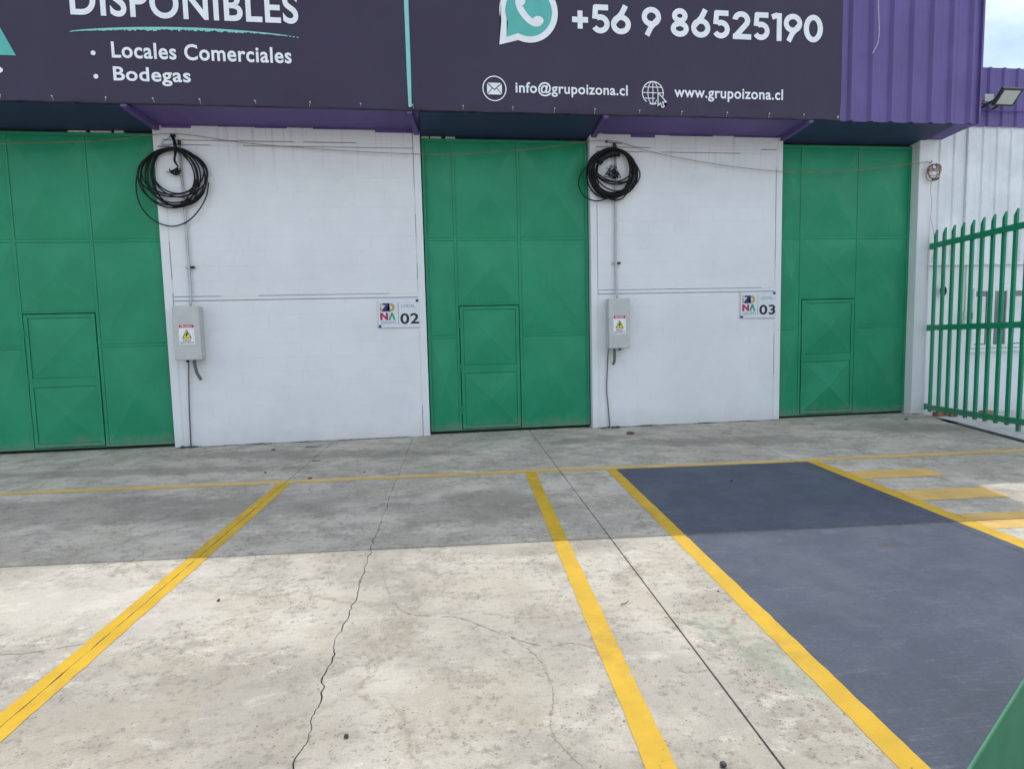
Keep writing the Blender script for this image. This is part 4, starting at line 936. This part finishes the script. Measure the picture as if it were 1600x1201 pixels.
# ------------------------------------------------------------------ litter
def pebble(x_, y_, r, lab, mat='stone', flat=.7):
    bm = bmesh.new(); bmesh.ops.create_icosphere(bm, subdivisions=2, radius=r)
    sd = random.random() * 30
    for v in bm.verts: v.co *= 1 + .35 * mnoise.noise(v.co * (1.2 / r) + Vector((sd, 0, 0))); v.co.z *= flat
    o = mobj('pebble' if mat == 'stone' else 'dead_leaf', bm, M[mat]); o.location = (x_, y_, r * flat * .7 + .002); o.rotation_euler = (0, 0, random.random() * 6)
    tag(o, lab, 'pebble' if mat == 'stone' else 'leaf', 'bits lying on the paving'); return o
pebble(3.165, -7.0, .010, 'dark pebble right beside the jagged crack near the front')
pebble(4.54, -7.41, .013, 'dark pebble beside the straight joint at the front edge')
pebble(5.21, -6.0, .006, 'small pebble on the concrete strip left of the blue bay')
pebble(6.48, -.63, .055, 'curled brown leaf on paving before the right electrical box', 'leaf', .35)
pebble(1.69, -2.0, .012, 'dark pebble behind the cross line near the left box')
pebble(11.0, -.55, .03, 'dark leaf scrap on paving before the corner column', 'leaf', .3)
pebble(2.25, -5.55, .010, 'lone dark pebble on the sunlit concrete at the left')
pebble(6.55, -3.55, .018, 'dark leaf scrap on the shaded part of the blue bay', 'leaf', .4)
def twig(x_, y_, L, ang, r, lab):
    pts = [(L * (k / 6 - .5), .06 * L * math.sin(k * 1.3 + ang), .004 + .003 * (k % 2)) for k in range(7)]
    bm = bmesh.new(); tube(bm, pts, lambda f: r * (1 - .5 * f), 5); o = mobj('twig', bm, M['stone']); o.location = (x_, y_, .0); o.rotation_euler = (0, 0, ang); tag(o, lab, 'twig', 'bits lying on the paving')
twig(1.97, -.45, .22, -.12, .006, 'long dark twig on paving at foot of the left white wall')
twig(2.17, -1.45, .10, .3, .007, 'short dark twig between the left white wall and the cross line')
twig(4.62, -6.05, .07, .6, .003, 'small twig on sunlit concrete just right of the middle bay line')
pebble(1.46, -.55, .03, 'dark leaf scrap on paving left of the long twig', 'leaf', .3)
pebble(2.25, -2.40, .028, 'brown leaf scrap lying on the yellow cross line', 'leaf', .25)
pebble(2.82, -2.24, .016, 'dark leaf scrap behind the cross line beside the crack', 'leaf', .3)
# dirt gathered along the foot of the walls
bm = bmesh.new(); rr = random.Random(31)
for x0, x1 in ((.0, 3.59), (6.09, 9.187), (11.5, 11.74)):
    y_w = 0 if x0 < 11 else -.06; k = int((x1 - x0) / .03)
    for i in range(k):
        x_ = x0 + i * .03; w_ = .004 + .030 * max(0, mnoise.noise((x_ * 3.1, 0, 0)) + .25) + rr.uniform(0, .006); h_ = w_ * .5
        v = [bm.verts.new(c) for c in ((x_, y_w - w_, .0008), (x_ + .031, y_w - w_ * rr.uniform(.6, 1.1), .0008), (x_ + .031, y_w + .004, h_), (x_, y_w + .004, h_ * rr.uniform(.7, 1.2)))]
        bm.faces.new(v)
tag(mobj('dirt', bm, M['soil']), 'dark dirt gathered along the foot of the white walls', 'dirt', kind='stuff')
# fine grit
bm = bmesh.new(); rr = random.Random(12)
for k in range(260):
    x_ = rr.uniform(-.5, 9.5); y_ = rr.uniform(-8.2, -.2); r = rr.choice((.0014, .0018, .0024, .0036)) * rr.uniform(.8, 1.3)
    z_ = .001
    v = [bm.verts.new((x_ + r * math.cos(a) * rr.uniform(.7, 1.2), y_ + r * math.sin(a) * rr.uniform(.7, 1.2), z_)) for a in (0, 1.57, 3.14, 4.71)]
    t_ = bm.verts.new((x_, y_, z_ + r * 1.3 + .004))
    for i in range(4): bm.faces.new((v[i], v[(i + 1) % 4], t_))
tag(mobj('grit', bm, M['stone']), 'fine dark grit scattered over the paving', 'grit', kind='stuff')
